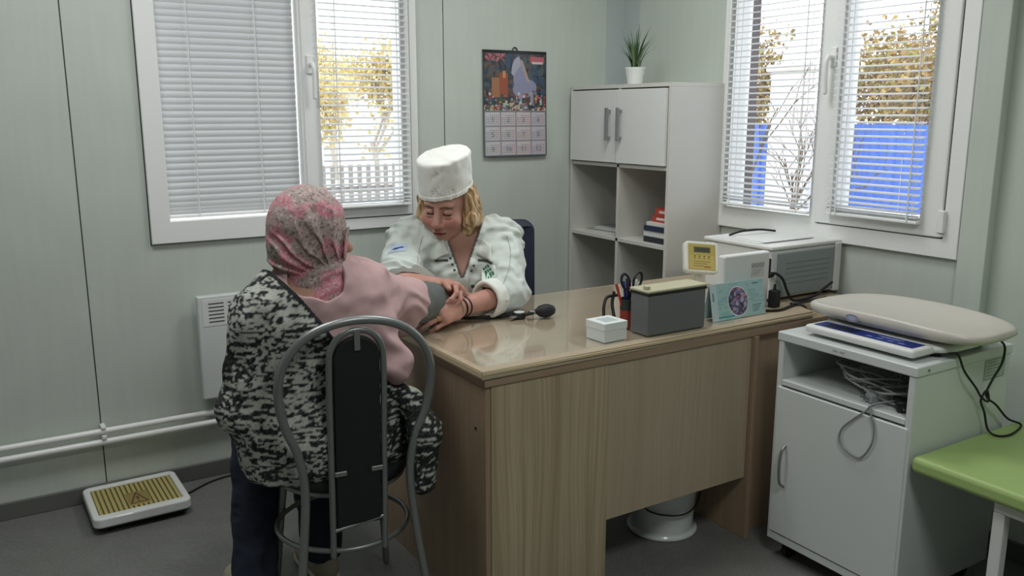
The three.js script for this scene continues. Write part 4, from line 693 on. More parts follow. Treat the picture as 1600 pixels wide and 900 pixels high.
  const hood = (x, y, z) => {
    const px = x - K[0], py = y - K[1], pz = z - K[2], s = px * 0.848 + pz * 0.53, a = Math.atan2(py, -s), r = Math.hypot(px, py, pz);
    const amp = 0.0085 * ss(0.03, 0.07, r) * (1 - ss(0.15, 0.235, r)) * ss(-0.1, 0.25, a);
    const rid = Math.pow(0.5 + 0.5 * Math.sin(a * 25 + 2.2 * noise3(r * 9, a * 3, 2) + 0.6), 3);
    let d = hood0(x, y, z) - amp * rid + 0.0022 * noise3(x * 28, y * 28, z * 28) * 0.8;
    // opening for the face
    const q = sub([x, y, z], HC), f = dot(q, hf), u = dot(q, hu), w = dot(q, hr), o = Math.hypot(w / 0.052, (u + 0.025) / 0.085) - 1;
    d = smax(d, Math.min(0.06, Math.max(-0.06, -Math.max(o * 0.06, 0.05 - f))), 0.012);
    d = smax(d, -(headF(x, y, z) - 0.0015), 0.004);
    const wr = wrap(x, y, z) - 0.0028 * Math.sin((y - 0.25 * x) * 150 + 2 * noise3(x * 8, y * 4, z * 8)) * (1 - ss(0.018, 0.03, Math.abs(y - 0.20 * (x - 0.735) - 0.967)));
    return smin(d, smax(wr, -(neck(x, y, z) - 0.001), 0.004), 0.006);
  };
  const pink = lin(0xc27f8b), grey = lin(0xa3908a), dark = lin(0x5b4b50), pale = lin(0xcfc3bd), rose = lin(0xb86a78);
  const scarfPaint = (x, y, z) => {
    const big = noise3(x * 13, y * 13, z * 13), mid = noise3(x * 42 + 5, y * 42, z * 42), fine = noise3(x * 120, y * 120 + 7, z * 120), fine2 = noise3(x * 75 + 3, y * 75, z * 75 + 9);
    let c = mix3(grey, pink, ss(-0.25, 0.2, big + 0.35 * mid));
    c = mix3(c, rose, 0.7 * ss(0.25, 0.5, mid) * ss(0, 0.3, big)); c = mix3(c, dark, 0.75 * ss(0.28, 0.55, fine2) * (0.5 + 0.5 * ss(0.1, -0.3, big))); c = mix3(c, pale, 0.7 * ss(0.35, 0.65, fine)); return c;
  };
  mesh('headscarf', surfaceNet(hood, [0.57, 0.93, -2.33], [0.90, 1.25, -2.02], 0.0033, scarfPaint), vcol(0.62, { sheen: 0.35, sheenRoughness: 0.4, sheenColor: new THREE.Color(0xc9a6a6) }), pat);

  // ---- pink blouse: torso and loose right sleeve
  const slv = [1.052, 0.858, -2.250];
  const slDir = unit(sub(slv, rSh));
  const tS = torso(0.017), skirt = cap([0.86, 0.87, -2.10], [0.905, 0.735, -2.03], 0.055, 0.045), slF = blend([cap(add(rSh, [0.0, -0.005, 0.01]), add(slv, [0, -0.006, 0]), 0.066, 0.074), cap(add(rSh, [-0.02, -0.04, 0.02]), add(slv, [-0.05, -0.03, 0.012]), 0.065, 0.060)], 0.05);
  const blouse = (x, y, z) => {
    let d = smin(smin(tS(x, y, z), slF(x, y, z), 0.05), skirt(x, y, z), 0.06);
    const e = dot(sub([x, y, z], slv), slDir); d = smax(d, e, 0.008);
    d = smax(d, -(Math.hypot((x - 0.722) * 1.1, (y - 1.0) * 0.9, z + 2.10) - 0.078), 0.008);
    const along = x * 5 + z * 2, w = 0.006 * noise3(along * 0.7 + y * 9, y * 5, x * 5 - y * 7) + 0.0035 * noise3(x * 13, y * 15, z * 13) + 0.0034 * Math.sin((y + 0.55 * x) * 78 + 6 * noise3(x * 5, y * 5, z * 5)) * ss(0.80, 0.95, x);
    d -= w;
    d = smax(d, 0.62 - y, 0.01);
    return smax(d, -(body(x, y, z) - 0.002), 0.004);
  };
  mesh('blouse', surfaceNet(blouse, [0.42, 0.58, -2.42], [1.20, 1.04, -1.94], 0.0055, (x, y, z) => { const n = noise3(x * 40, y * 40, z * 40) * 0.04, c = lin(0xbf9f9f); return [c[0] * (1 + n), c[1] * (1 + n), c[2] * (1 + n)]; }), vcol(0.75, { sheen: 0.2, sheenColor: new THREE.Color(0xd9bcbc) }), pat);

  // ---- cardigan slipped off the right shoulder, its empty sleeve hanging by the desk
  const line = [[0.40, 1.2], [0.60, 1.035], [0.623, 1.0], [0.676, 0.933], [0.731, 0.845], [0.806, 0.775], [0.895, 0.715], [0.96, 0.655], [1.2, 0.50]];
  const edge = (x) => { for (let i = 0; i + 1 < line.length; i++) if (x < line[i + 1][0]) { const t = clamp((x - line[i][0]) / (line[i + 1][0] - line[i][0]), 0, 1); return line[i][1] + t * (line[i + 1][1] - line[i][1]); } return 0.5; };
  const tC = torso(0.032), lArm = blend([cap(add(lSh, [-0.004, 0.004, 0]), lEl, 0.066, 0.060), cap(lEl, add(lEl, sub(lHa, lEl), 0.75), 0.062, 0.050)], 0.03);
  const hang = blend([cap([0.935, 0.645, -2.01], [0.962, 0.56, -1.985], 0.028, 0.042), cap([0.962, 0.56, -1.985], [0.952, 0.415, -1.985], 0.042, 0.035)], 0.03);
  const hem = blend([ell([0.765, 0.535, -2.175], [0.215, 0.135, 0.165]), cap([0.62, 0.66, -2.14], [0.59, 0.49, -2.16], 0.07, 0.07), cap([0.88, 0.62, -2.11], [0.90, 0.50, -2.11], 0.07, 0.06)], 0.06);
  const drape = cap([0.80, 0.76, -2.085], [0.945, 0.64, -2.035], 0.03, 0.035);
  const edgeD = (x, y) => (y - edge(x)) * 0.72;
  const card = (x, y, z) => {
    let d = smin(smin(tC(x, y, z), lArm(x, y, z), 0.035), hem(x, y, z), 0.06);
    d -= 0.006 * noise3(x * 11, y * 9, z * 11) + 0.004 * Math.pow(fold(x * 9, y * 5, z * 9, 1), 2) - 0.002;
    d = smax(d, edgeD(x, y), 0.008); d = smax(d, 0.425 + 0.02 * Math.sin(x * 14) - y, 0.01);
    d = smin(d, smin(hang(x, y, z) - 0.003 * noise3(x * 18, y * 14, z * 18), smax(drape(x, y, z), edgeD(x, y), 0.006), 0.03), 0.02);
    d = smax(d, -(Math.hypot(x - 0.735, (y - 1.01) * 0.8, z + 2.15) - 0.088), 0.006);
    return smax(d, -(tS(x, y, z) - 0.004), 0.003);
  };
  const blk = lin(0x15161a), wht = lin(0xbcc1b8), mid = lin(0x6e736f);
  const cardPaint = (x, y, z) => {
    const w = 0.05 * noise3(x * 9, y * 9, z * 9);
    const s = (x + z * 0.6), n = noise3(s * 21 + w * 30, y * 62, z * 14) * 0.8 + noise3(s * 48, y * 120, 3 + z * 30) * 0.45;
    const side = ss(0.80, 0.64, x) * 0.42 - 0.20;               // the print is denser on the right half
    const arm = ss(0.012, -0.002, lArm(x, y, z)) * ss(0.585, 0.54, x);
    let c = mix3(blk, wht, ss(-0.04, 0.10, n + side - 0.12 - 0.30 * arm)); c = mix3(c, mid, 0.35 * ss(0.2, 0.5, noise3(x * 150, y * 150, z * 150)));
    if (edgeD(x, y) > -0.016 && x < 0.93) c = blk; return c;
  };
  mesh('cardigan', surfaceNet(card, [0.36, 0.37, -2.45], [1.05, 1.06, -1.90], 0.0048, cardPaint), vcol(0.85), pat);

  // ---- jeans and shoes
  const jl = blend([cap(lHip, lKn, 0.098, 0.074), cap(lKn, add(lAn, [0, 0.0, 0]), 0.070, 0.062), cap(rHip, rKn, 0.098, 0.074), cap(rKn, rAn, 0.070, 0.060), ell([0.765, 0.56, -2.2], [0.185, 0.09, 0.14])], 0.035);
  const jeans = (x, y, z) => { let d = jl(x, y, z) - 0.005 * noise3(x * 14, y * 11, z * 14) - 0.003 * fold(x * 10, y * 18, z * 10, 1); d = smax(d, 0.075 - y, 0.006); d = smax(d, 0.476 - y, 0.004) ; return d; };
  const legOnly = (x, y, z) => { let d = blend2(x, y, z) - 0.005 * noise3(x * 14, y * 11, z * 14) - 0.003 * fold(x * 10, y * 18, z * 10, 1); d = smax(d, 0.07 - y, 0.006); return smax(d, -(legs(x, y, z) - 0.001), 0.003); };
  const blend2 = blend([cap(lKn, lAn, 0.072, 0.062), cap(rKn, rAn, 0.072, 0.058)], 0.01);
  const jAll = (x, y, z) => smin(jeans(x, y, z), legOnly(x, y, z), 0.02);
  mesh('jeans', surfaceNet(jAll, [0.42, 0.05, -2.72], [1.02, 0.68, -2.0], 0.007, (x, y, z) => { const n = 1 + 0.12 * noise3(x * 60, y * 60, z * 60); return lin(0x1d2436).map((q) => q * n); }), vcol(0.85), pat);
  for (const [an, yaw] of [[lAn, 0.15], [rAn, 0.05]]) {
    const fw = [-Math.sin(yaw), 0, -Math.cos(yaw)], rg = [Math.cos(yaw), 0, -Math.sin(yaw)], sa = [rg, [0, 1, 0], fw.map((q) => -q)], c = [an[0], 0, an[2]];
    const at = (r, y, f) => add(add([c[0], y, c[2]], rg, r), fw, f);
    const up = blend([ell(at(0, 0.045, -0.02), [0.037, 0.047, 0.05], sa), ell(at(0, 0.036, 0.07), [0.041, 0.036, 0.085], sa), ell(at(0, 0.03, 0.12), [0.04, 0.03, 0.06], sa)], 0.03);
    const shoe = (x, y, z) => smax(up(x, y, z), 0.016 - y, 0.004);
    const lo = [c[0] - 0.17, 0, c[2] - 0.23], hi = [c[0] + 0.13, 0.12, c[2] + 0.12];
    const s = mesh('shoe', surfaceNet(shoe, lo, hi, 0.006, () => lin(0xa39a88)), vcol(0.6), pat);
    const sole = (x, y, z) => smax(smax(up(x, Math.max(y, 0.03), z) - 0.003, y - 0.017, 0.002), 0.001 - y, 0.002);
    mesh('sole', surfaceNet(sole, [lo[0], -0.01, lo[2]], hi, 0.005, () => lin(0xcac6ba)), vcol(0.7), s);
  }

  // ---- blood pressure cuff on the arm
  const A = [1.035, 0.858, -2.245], Bq = [1.180, 0.822, -2.355], tube0 = cap(A, Bq, 0.070, 0.060), dirc = unit(sub(Bq, A));
  const cuffF = (x, y, z) => { const q = [x, y, z]; let d = tube0(x, y, z) - 0.002 * noise3(x * 20, y * 20, z * 20); d = smax(d, dot(sub(q, Bq), dirc), 0.006); d = smax(d, -dot(sub(q, add(A, dirc, -0.006)), dirc), 0.006); d = smax(d, 0.757 - y, 0.004); return smax(d, -(body(x, y, z) - 0.0015), 0.003); };
  const cuff = thing('pressure_cuff', 'grey blood pressure cuff with black edges around the patient\'s arm', 'cuff', [0, 0, 0]);
  mesh('sleeve', surfaceNet(cuffF, [0.97, 0.74, -2.46], [1.27, 0.92, -2.17], 0.0045, (x, y, z) => { const e = dot(sub([x, y, z], A), dirc), L = Math.hypot(...sub(Bq, A)); return e < 0.008 || e > L - 0.010 ? lin(0x141518) : lin(0x5f6563); }), vcol(0.7), cuff);
}
// ================================================================ doctor
const doc = thing('person', 'doctor in a white cap and white jacket leaning over the desk to fit the cuff', 'person', [0, 0, 0]);
{
  const skin = lin(0xbd9080), red = lin(0xb27568);
  const HC = [1.372, 1.092, -2.622], hf = unit([-0.72, -0.30, 0.64]), tiltUp = unit([0.05, 1, 0.03]), hl0 = unit(cross(tiltUp, hf)), hu = cross(hf, hl0), ax = [hl0, hu, hf];   // head frame: her left, up, forward
  const hp = (x, y, z) => add(add(add(HC, hl0, x), hu, y), hf, z);
  const head0 = blend([ell(hp(0, 0.035, -0.012), [0.077, 0.094, 0.096], ax), ell(hp(0, -0.028, 0.016), [0.069, 0.082, 0.076], ax), ell(hp(0, -0.074, 0.026), [0.054, 0.040, 0.052], ax), ell(hp(0, -0.100, 0.055), [0.024, 0.02, 0.022], ax), cap(hp(-0.036, 0.033, 0.074), hp(0.036, 0.033, 0.074), 0.014, 0.014), ell(hp(0.040, -0.030, 0.062), [0.030, 0.026, 0.024], ax), ell(hp(-0.040, -0.030, 0.062), [0.030, 0.026, 0.024], ax)], 0.022);
  const nose = blend([cap(hp(0, 0.014, 0.086), hp(0, -0.028, 0.108), 0.0085, 0.0125), ell(hp(0.012, -0.036, 0.095), [0.0095, 0.0085, 0.011], ax), ell(hp(-0.012, -0.036, 0.095), [0.0095, 0.0085, 0.011], ax)], 0.009);
  const lipU = ell(hp(0, -0.0605, 0.0905), [0.023, 0.0055, 0.009], ax), lipL = ell(hp(0, -0.0705, 0.0885), [0.020, 0.0065, 0.0095], ax), slit = ell(hp(0, -0.0655, 0.099), [0.023, 0.0018, 0.008], ax);
  const eyes = [1, -1].map((s) => ({ s, soc: hp(0.031 * s, 0.006, 0.094), ball: ell(hp(0.031 * s, 0.004, 0.0745), [0.0135, 0.0125, 0.0125], ax), lid: ell(hp(0.031 * s, 0.010, 0.0745), [0.0155, 0.0105, 0.0145], ax), low: ell(hp(0.031 * s, -0.008, 0.075), [0.016, 0.008, 0.0125], ax) }));
  const ears = blend([1, -1].map((s) => ell(hp(0.076 * s, -0.008, -0.012), [0.010, 0.030, 0.018], ax)), 0.004);
  const headF = (x, y, z) => {
    let d = head0(x, y, z);
    for (const e of eyes) d = smax(d, -(Math.hypot(x - e.soc[0], y - e.soc[1], z - e.soc[2]) - 0.019), 0.016);
    d = smin(d, nose(x, y, z), 0.012); d = smin(d, smin(lipU(x, y, z), lipL(x, y, z), 0.003), 0.006); d = smax(d, -slit(x, y, z), 0.002);
    for (const e of eyes) { d = smin(d, e.ball(x, y, z), 0.002); d = smin(d, e.lid(x, y, z), 0.003); d = smin(d, e.low(x, y, z), 0.005); }
    return smin(d, ears(x, y, z), 0.006);
  };
  const face = (x, y, z) => {
    const q = sub([x, y, z], HC), a = dot(q, hl0), u = dot(q, hu), f = dot(q, hf); let c = skin;
    if (f > 0.02) {
      for (const s of [1, -1]) c = mix3(c, red, 0.65 * (1 - ss(0.012, 0.036, Math.hypot(a - 0.042 * s, u + 0.028))));
      c = mix3(c, red, 0.5 * (1 - ss(0.008, 0.024, Math.hypot(a, u + 0.03))));
      const lw = Math.abs(a) / 0.024; if (f > 0.07 && lw < 1) { const m = -0.0655 - 0.0025 * lw * lw; c = mix3(c, lin(0x9a4a48), (1 - ss(0.006, 0.011, Math.abs(u - m) + 0.006 * lw * lw)) * 0.9); c = mix3(c, lin(0x4a1f1f), 1 - ss(0.001, 0.0026, Math.abs(u - m))); }
      for (const s of [1, -1]) {
        const ex = a - 0.031 * s, br = u - (0.028 - 3.5 * ex * ex - 0.06 * Math.abs(ex)); if (f > 0.045) c = mix3(c, lin(0x4b3529), 0.85 * (1 - ss(0.002, 0.0048, Math.abs(br))) * (1 - ss(0.018, 0.025, Math.abs(ex))));
        const ey = u - (0.0005 - 5 * ex * ex); c = mix3(c, lin(0x1e1512), (1 - ss(0.0018, 0.0042, Math.abs(ey))) * (1 - ss(0.011, 0.017, Math.abs(ex))));
      }
      for (const s of [1, -1]) c = mix3(c, lin(0x6b3a30), 0.8 * (1 - ss(0.002, 0.0045, Math.hypot(a - 0.0085 * s, u + 0.0425))) * ss(0.085, 0.09, f));
    }
    return c;
  };
  // body: F front, Lf her left
  const F = unit([-0.50, 0, 0.87]), Lf = unit([0.87, 0, 0.50]);
  const rSh = [1.268, 0.962, -2.725], lSh = [1.560, 0.968, -2.565], rEl = [1.125, 0.862, -2.500], lEl = [1.468, 0.812, -2.375], lWr = [1.242, 0.806, -2.300], rWr = [1.255, 0.852, -2.400];
  const neckB = [1.425, 0.965, -2.655], chest = [1.475, 0.83, -2.675], belly = [1.545, 0.67, -2.725], hip = [1.60, 0.565, -2.755];
  const bx3 = [Lf, [0, 1, 0], F];
  const torso = (i) => blend([ell(hip, [0.185 + i, 0.12 + i, 0.145 + i], bx3), ell(belly, [0.172 + i, 0.14 + i, 0.132 + i], bx3), ell(chest, [0.172 + i, 0.15 + i, 0.122 + i], bx3), cap(add(rSh, Lf, 0.03), add(lSh, Lf, -0.03), 0.060 + i, 0.060 + i), cap(neckB, add(chest, [0, 0.03, 0]), 0.065 + i, 0.10 + i), ell(add(add(chest, F, 0.085), Lf, 0.065), [0.07 + i, 0.07 + i, 0.055 + i], bx3), ell(add(add(chest, F, 0.085), Lf, -0.065), [0.07 + i, 0.07 + i, 0.055 + i], bx3)], 0.06);
  const neck = cap(hp(0, -0.055, -0.025), add(neckB, [0, -0.01, 0]), 0.050, 0.058);
  const t0 = torso(0), upArms = blend([cap(lSh, lEl, 0.052, 0.043), cap(rSh, rEl, 0.052, 0.043)], 0.02), lFore = cap(lEl, lWr, 0.042, 0.027), rFore = cap(rEl, rWr, 0.042, 0.027);
  const lK = [1.49, 0.50, -2.48], rK = [1.33, 0.50, -2.58], lA = [1.44, 0.08, -2.45], rA = [1.27, 0.08, -2.56], lHip = add(add(hip, Lf, 0.085), [0, 0, 0]), rHip = add(hip, Lf, -0.085);
  const legs = blend([cap(lHip, lK, 0.08, 0.056), cap(lK, lA, 0.054, 0.036), cap(rHip, rK, 0.08, 0.056), cap(rK, rA, 0.054, 0.036)], 0.03);
  const body = (x, y, z) => smin(smin(smin(smin(t0(x, y, z), upArms(x, y, z), 0.04), neck(x, y, z), 0.03), legs(x, y, z), 0.04), smin(lFore(x, y, z), rFore(x, y, z), 0.001), 0.02);
  // hands: the left one grips the cuff from the camera side, the right one reaches from behind
  const lh = handField(lWr, [-0.93, 0.02, 0.30], [0.18, 0.55, 0.82], [-0.1, 0.86, -0.5], [[0.15, 0.35, 0.25], [0.25, 0.45, 0.3], [0.3, 0.6, 0.45], [0.45, 0.8, 0.6]], { spread: [0.16, 0.0, -0.14, -0.24], thumb: [0.75, 0.25, -0.75] });
  const rh = handField(rWr, [0.10, 0.02, 0.99], [0.55, 0.70, -0.05], [-0.6, 0.75, 0.1], [[0.6, 0.9, 0.6], [0.7, 1.0, 0.7], [0.75, 1.0, 0.7], [0.8, 1.0, 0.7]], { thumb: [0.8, 0.5, -0.3], scale: 0.95 });
  const hpaint = (x, y, z) => mix3(skin, red, 0.25 + 0.25 * noise3(x * 30, y * 30, z * 30));
  mergedBody('body', [surfaceNet(body, [0.98, 0.04, -3.0], [1.86, 1.08, -2.22], 0.011, () => skin),
    surfaceNet((x, y, z) => smin(headF(x, y, z), neck(x, y, z), 0.03), [1.20, 0.90, -2.80], [1.52, 1.23, -2.46], 0.0026, face),
    surfaceNet((x, y, z) => smin(lh.f(x, y, z), lFore(x, y, z), 0.014), [1.02, 0.70, -2.42], [1.46, 0.90, -2.16], 0.003, hpaint),
    surfaceNet((x, y, z) => smin(rh.f(x, y, z), rFore(x, y, z), 0.014), [1.12, 0.76, -2.52], [1.42, 0.95, -2.20], 0.003, hpaint)], skinMat, doc);

  // ---- blond bob under the cap
  const hairF = (x, y, z) => {
    const q = sub([x, y, z], HC), a = dot(q, hl0), u = dot(q, hu), f = dot(q, hf), s = Math.sign(a);
    let d = smin(lobes(x, y, z), backHair(x, y, z), 0.02);
    d -= 0.0045 * Math.sin(f * 330 + a * 120 + 5 * noise3(x * 10, y * 8, z * 10)) * 0.7 + 0.004 * noise3(x * 26, y * 10, z * 26);
    d = smax(d, -(Math.hypot(a / 0.060, (u + 0.03) / 0.13, (f - 0.085) / 0.075) - 1) * 0.05, 0.01);
    return smax(d, -(headF(x, y, z) - 0.001), 0.003);
  };
  const lobes = blend([cap(hp(0.078, 0.055, 0.0), hp(0.090, -0.035, 0.012), 0.024, 0.030), cap(hp(0.090, -0.035, 0.012), hp(0.078, -0.085, 0.02), 0.030, 0.018), cap(hp(0.085, -0.01, -0.03), hp(0.10, -0.075, -0.02), 0.03, 0.026), cap(hp(-0.078, 0.055, 0.0), hp(-0.080, -0.035, 0.015), 0.020, 0.020), cap(hp(-0.080, -0.035, 0.015), hp(-0.066, -0.08, 0.035), 0.020, 0.010)], 0.02);
  const backHair = blend([ell(hp(0, 0.02, -0.045), [0.092, 0.10, 0.08], ax), cap(hp(0.05, -0.02, -0.075), hp(0.055, -0.095, -0.06), 0.04, 0.026), cap(hp(-0.05, -0.02, -0.075), hp(-0.055, -0.09, -0.06), 0.04, 0.026), cap(hp(0, -0.02, -0.085), hp(0, -0.09, -0.075), 0.04, 0.03)], 0.03);
  mesh('hair', surfaceNet(hairF, [1.18, 0.93, -2.84], [1.55, 1.22, -2.44], 0.0035, (x, y, z) => { const n = noise3(x * 60, y * 14, z * 60); return mix3(mix3(lin(0xbf9f78), lin(0xdcc6a2), ss(-0.1, 0.5, n)), lin(0x8d6a42), ss(0.3, 0.7, -n)); }), vcol(0.5, { sheen: 0.3, sheenColor: new THREE.Color(0xe0c89c) }), doc);

  // ---- cap: tall, slightly tapered cloth cap with a hem
  const capF = (x, y, z) => {
    const q = sub([x, y, z], hp(-0.003, 0.052, -0.010)), cu = unit(add(hu, hl0, -0.13)), u = dot(q, cu), f = dot(q, hf), a = dot(q, hl0);
    const ang = Math.atan2(a, f), grow = 1 + 0.012 * Math.sin(u * 22) + 0.006 * noise3(Math.cos(ang) * 2, Math.sin(ang) * 2, u * 14), r = Math.hypot(a / 0.091, f / 0.104) / grow;
    let d = (r - 1) * 0.10;
    d = smax(d, u - 0.126 - 0.006 * (1 - r * r) - 0.003 * noise3(a * 14, f * 14, 3), 0.012); d = smax(d, -u, 0.004);
    d -= 0.0011 * noise3(a * 30, u * 22, f * 30) + 0.0012 * noise3(a * 60, u * 12, f * 60) * ss(0.06, 0.0, u) + (u < 0.013 ? 0.0022 : 0);
    let inner = (Math.hypot(a / 0.087, f / 0.100) - 1) * 0.09; inner = smax(inner, u - 0.118, 0.008);
    return smax(d, -inner, 0.002);
  };
  mesh('cap', surfaceNet(capF, [1.20, 1.06, -2.82], [1.54, 1.34, -2.44], 0.0032, () => lin(0xf0f2ec)), vcol(0.8, { sheen: 0.2, sheenColor: new THREE.Color(0xffffff) }), doc);

  // ---- white jacket with an open collar, left sleeve rolled
  const cuffL = [1.372, 0.812, -2.343], cuffDir = unit(sub(lWr, lEl)), cuffR = add(rEl, sub(rWr, rEl), 0.62), cuffDirR = unit(sub(rWr, rEl));
  const tJ = torso(0.024), slv = blend([cap(add(lSh, [0.002, 0, 0]), add(lEl, [0.004, 0.008, 0]), 0.076, 0.062), cap(lEl, cuffL, 0.062, 0.055), cap(rSh, rEl, 0.076, 0.066), cap(rEl, cuffR, 0.064, 0.054)], 0.03);
  const Vb = add(add(chest, F, 0.13), [0, 0.015, 0]);
  const vcut = (x, y, z) => { const q = sub([x, y, z], Vb), a = dot(q, Lf), f = dot(q, F), u = q[1]; return Math.max(Math.abs(a + 0.01) * 0.92 - u * 0.33, -f - 0.20, -u); };   // negative inside the opening
  const front = (x, y, z) => { const q = sub([x, y, z], Vb); return [dot(q, Lf), q[1], dot(q, F)]; };
  const jacket = (x, y, z) => {
    let d = smin(tJ(x, y, z), slv(x, y, z), 0.035);
    const near = ss(0.16, 0.05, Math.abs(slv(x, y, z)) + 0.04);
    d -= 0.0052 * noise3(x * 9 + y * 6, y * 11 - z * 5, z * 9) + 0.004 * noise3(x * 20, y * 24, z * 20) + 0.0042 * Math.sin((y * 0.8 + x * 0.5 - z * 0.3) * 74 + 7 * noise3(x * 5, y * 5, z * 5)) * near - 0.002;
    const q = [x, y, z];
    if (x < cuffL[0] + 0.12 && z > -2.47) d = smax(d, dot(sub(q, cuffL), cuffDir), 0.006);
    d = smax(d, -vcut(x, y, z), 0.004);
    d = smax(d, -(Math.hypot(x - neckB[0], (y - 1.03) * 0.75, z - neckB[2]) - 0.073), 0.005);
    d = smax(d, 0.50 - y, 0.01);
    d = smax(d, 0.7535 - y + (z < -2.566 ? 1 : 0) * -1, 0.004);
    return smax(d, -(body(x, y, z) - 0.002), 0.003);
  };
  const cloth = lin(0xcad2cc), dkg = lin(0x2e4a42);
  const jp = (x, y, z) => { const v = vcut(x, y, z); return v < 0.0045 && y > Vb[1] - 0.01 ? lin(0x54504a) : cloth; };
  const jk = mesh('jacket', surfaceNet(jacket, [1.00, 0.47, -2.98], [1.86, 1.07, -2.22], 0.0052, jp), vcol(0.8, { sheen: 0.15, sheenColor: new THREE.Color(0xffffff) }), doc);
  // pieces on the jacket, each laid on its surface along the front direction
  const onto = (a, u, dir = F, from = 0.2, base = Vb, side = Lf) => { let p = add(add(add(base, side, a), [0, 1, 0], u), dir, from); for (let i = 0; i < 120; i++) { const d = jacket(...p); if (d < 0.0006) break; p = add(p, dir, -clamp(d * 0.7, 0.0006, 0.012)); if (dot(sub(p, base), dir) < -0.12) { p = add(p, dir, 0.02); break; } } const e = 0.002; return { p, n: unit([jacket(p[0] + e, p[1], p[2]) - jacket(p[0] - e, p[1], p[2]), jacket(p[0], p[1] + e, p[2]) - jacket(p[0], p[1] - e, p[2]), jacket(p[0], p[1], p[2] + e) - jacket(p[0], p[1], p[2] - e)]) }; };
  function patch(name, a0, a1, u0, u1, mat, th = 0.002, n = 10, parent = jk, skew = 0) {   // thin cloth patch draped on the front
    const pos = [], uv = [], idx = [], top = [], N = (n + 1) * (n + 1);
    for (let j = 0; j <= n; j++) for (let i = 0; i <= n; i++) { const u = u0 + (u1 - u0) * j / n, { p, n: nn } = onto(a0 + (a1 - a0) * i / n + skew * (u - u0), u), q = add(p, nn, th); pos.push(...q); top.push(...add(p, nn, -0.001)); uv.push(i / n, j / n); }
    for (let j = 0; j < n; j++) for (let i = 0; i < n; i++) { const a = j * (n + 1) + i; idx.push(a, a + 1, a + n + 1, a + 1, a + n + 2, a + n + 1); }
    const rim = []; for (let i = 0; i < n; i++) rim.push([i, i + 1], [(n + 1) * n + i + 1, (n + 1) * n + i], [(i + 1) * (n + 1), i * (n + 1)], [i * (n + 1) + n, (i + 1) * (n + 1) + n]);
    for (const [a, b] of rim) idx.push(a, a + N, b, b, a + N, b + N);
    const g = new THREE.BufferGeometry(); g.setAttribute('position', new THREE.Float32BufferAttribute([...pos, ...top], 3)); g.setAttribute('uv', new THREE.Float32BufferAttribute([...uv, ...uv], 2)); g.setIndex(idx); g.computeVertexNormals();
    mat.side = THREE.DoubleSide; return mesh(name, g, mat, parent);
  }
  const clothM = M(0xcad2cc, 0.8);
  // collar flaps
  for (const s of [1, -1]) {
    const pts = s > 0 ? [[0.040, 0.085], [0.095, 0.065], [0.090, 0.112], [0.062, 0.135]] : [[-0.055, 0.085], [-0.105, 0.065], [-0.102, 0.112], [-0.074, 0.135]];
    const n = 8, pos = [], low = [], idx = [], N = (n + 1) * (n + 1);
    for (let j = 0; j <= n; j++) for (let i = 0; i <= n; i++) { const a = i / n, b = j / n, l = (k) => (pts[0][k] * (1 - a) + pts[1][k] * a) * (1 - b) + (pts[3][k] * (1 - a) + pts[2][k] * a) * b, { p, n: nn } = onto(l(0), l(1)); pos.push(...add(p, nn, 0.006)); low.push(...add(p, nn, 0.001)); }
    for (let j = 0; j < n; j++) for (let i = 0; i < n; i++) { const a = j * (n + 1) + i; idx.push(a, a + 1, a + n + 1, a + 1, a + n + 2, a + n + 1); }
    for (let i = 0; i < n; i++) for (const [a, b] of [[i, i + 1], [(n + 1) * n + i + 1, (n + 1) * n + i], [(i + 1) * (n + 1), i * (n + 1)], [i * (n + 1) + n, (i + 1) * (n + 1) + n]]) idx.push(a, a + N, b, b, a + N, b + N);
    const g = new THREE.BufferGeometry(); g.setAttribute('position', new THREE.Float32BufferAttribute([...pos, ...low], 3)); g.setIndex(idx); g.computeVertexNormals();
    mesh('collar', g, M(0xd3d9d2, 0.8, { side: THREE.DoubleSide }), jk);
    patch('collar_edge', s > 0 ? 0.044 : -0.104, s > 0 ? 0.092 : -0.058, 0.060, 0.066, M(0x3c433f, 0.7), 0.004, 8, jk);
  }
  patch('placket', -0.018, 0.012, -0.16, 0.004, clothM, 0.003, 10);
  patch('pocket_flap', -0.125, -0.045, -0.035, -0.005, clothM, 0.003, 10);
  patch('pocket_edge', 0.020, 0.105, -0.030, -0.020, M(0x2d4a40, 0.7), 0.003, 8);
  const et = canvasTex(128, 128, (c, w, h) => { c.fillStyle = '#d4dcd6'; c.fillRect(0, 0, w, h); c.save(); c.translate(64, 64); c.rotate(Math.PI / 4); c.fillStyle = '#2c6b50'; c.fillRect(-42, -42, 84, 84); c.strokeStyle = '#cfe0d6'; c.lineWidth = 8; c.beginPath(); c.moveTo(-42, -14); c.lineTo(42, -14); c.moveTo(-42, 14); c.lineTo(42, 14); c.moveTo(-14, -42); c.lineTo(-14, 42); c.moveTo(14, -42); c.lineTo(14, 42); c.stroke(); c.restore(); });
  patch('emblem', 0.058, 0.102, 0.012, 0.056, M(0xffffff, 0.7, { map: et }), 0.002, 6);
  patch('name_tag', 0.060, 0.072, -0.012, 0.004, MAT.black, 0.003, 4); patch('name_tag', 0.078, 0.086, -0.016, -0.006, MAT.black, 0.003, 4);
  for (const [a, u] of [[-0.050, 0.072], [-0.043, 0.052], [-0.036, 0.034], [0.030, 0.048], [0.022, 0.030]]) { const { p, n } = onto(a, u - 0.002); const g = new THREE.SphereGeometry(0.0045, 12, 8); g.translate(...p); mesh('button', g, M(0x4a504c, 0.5), jk); }
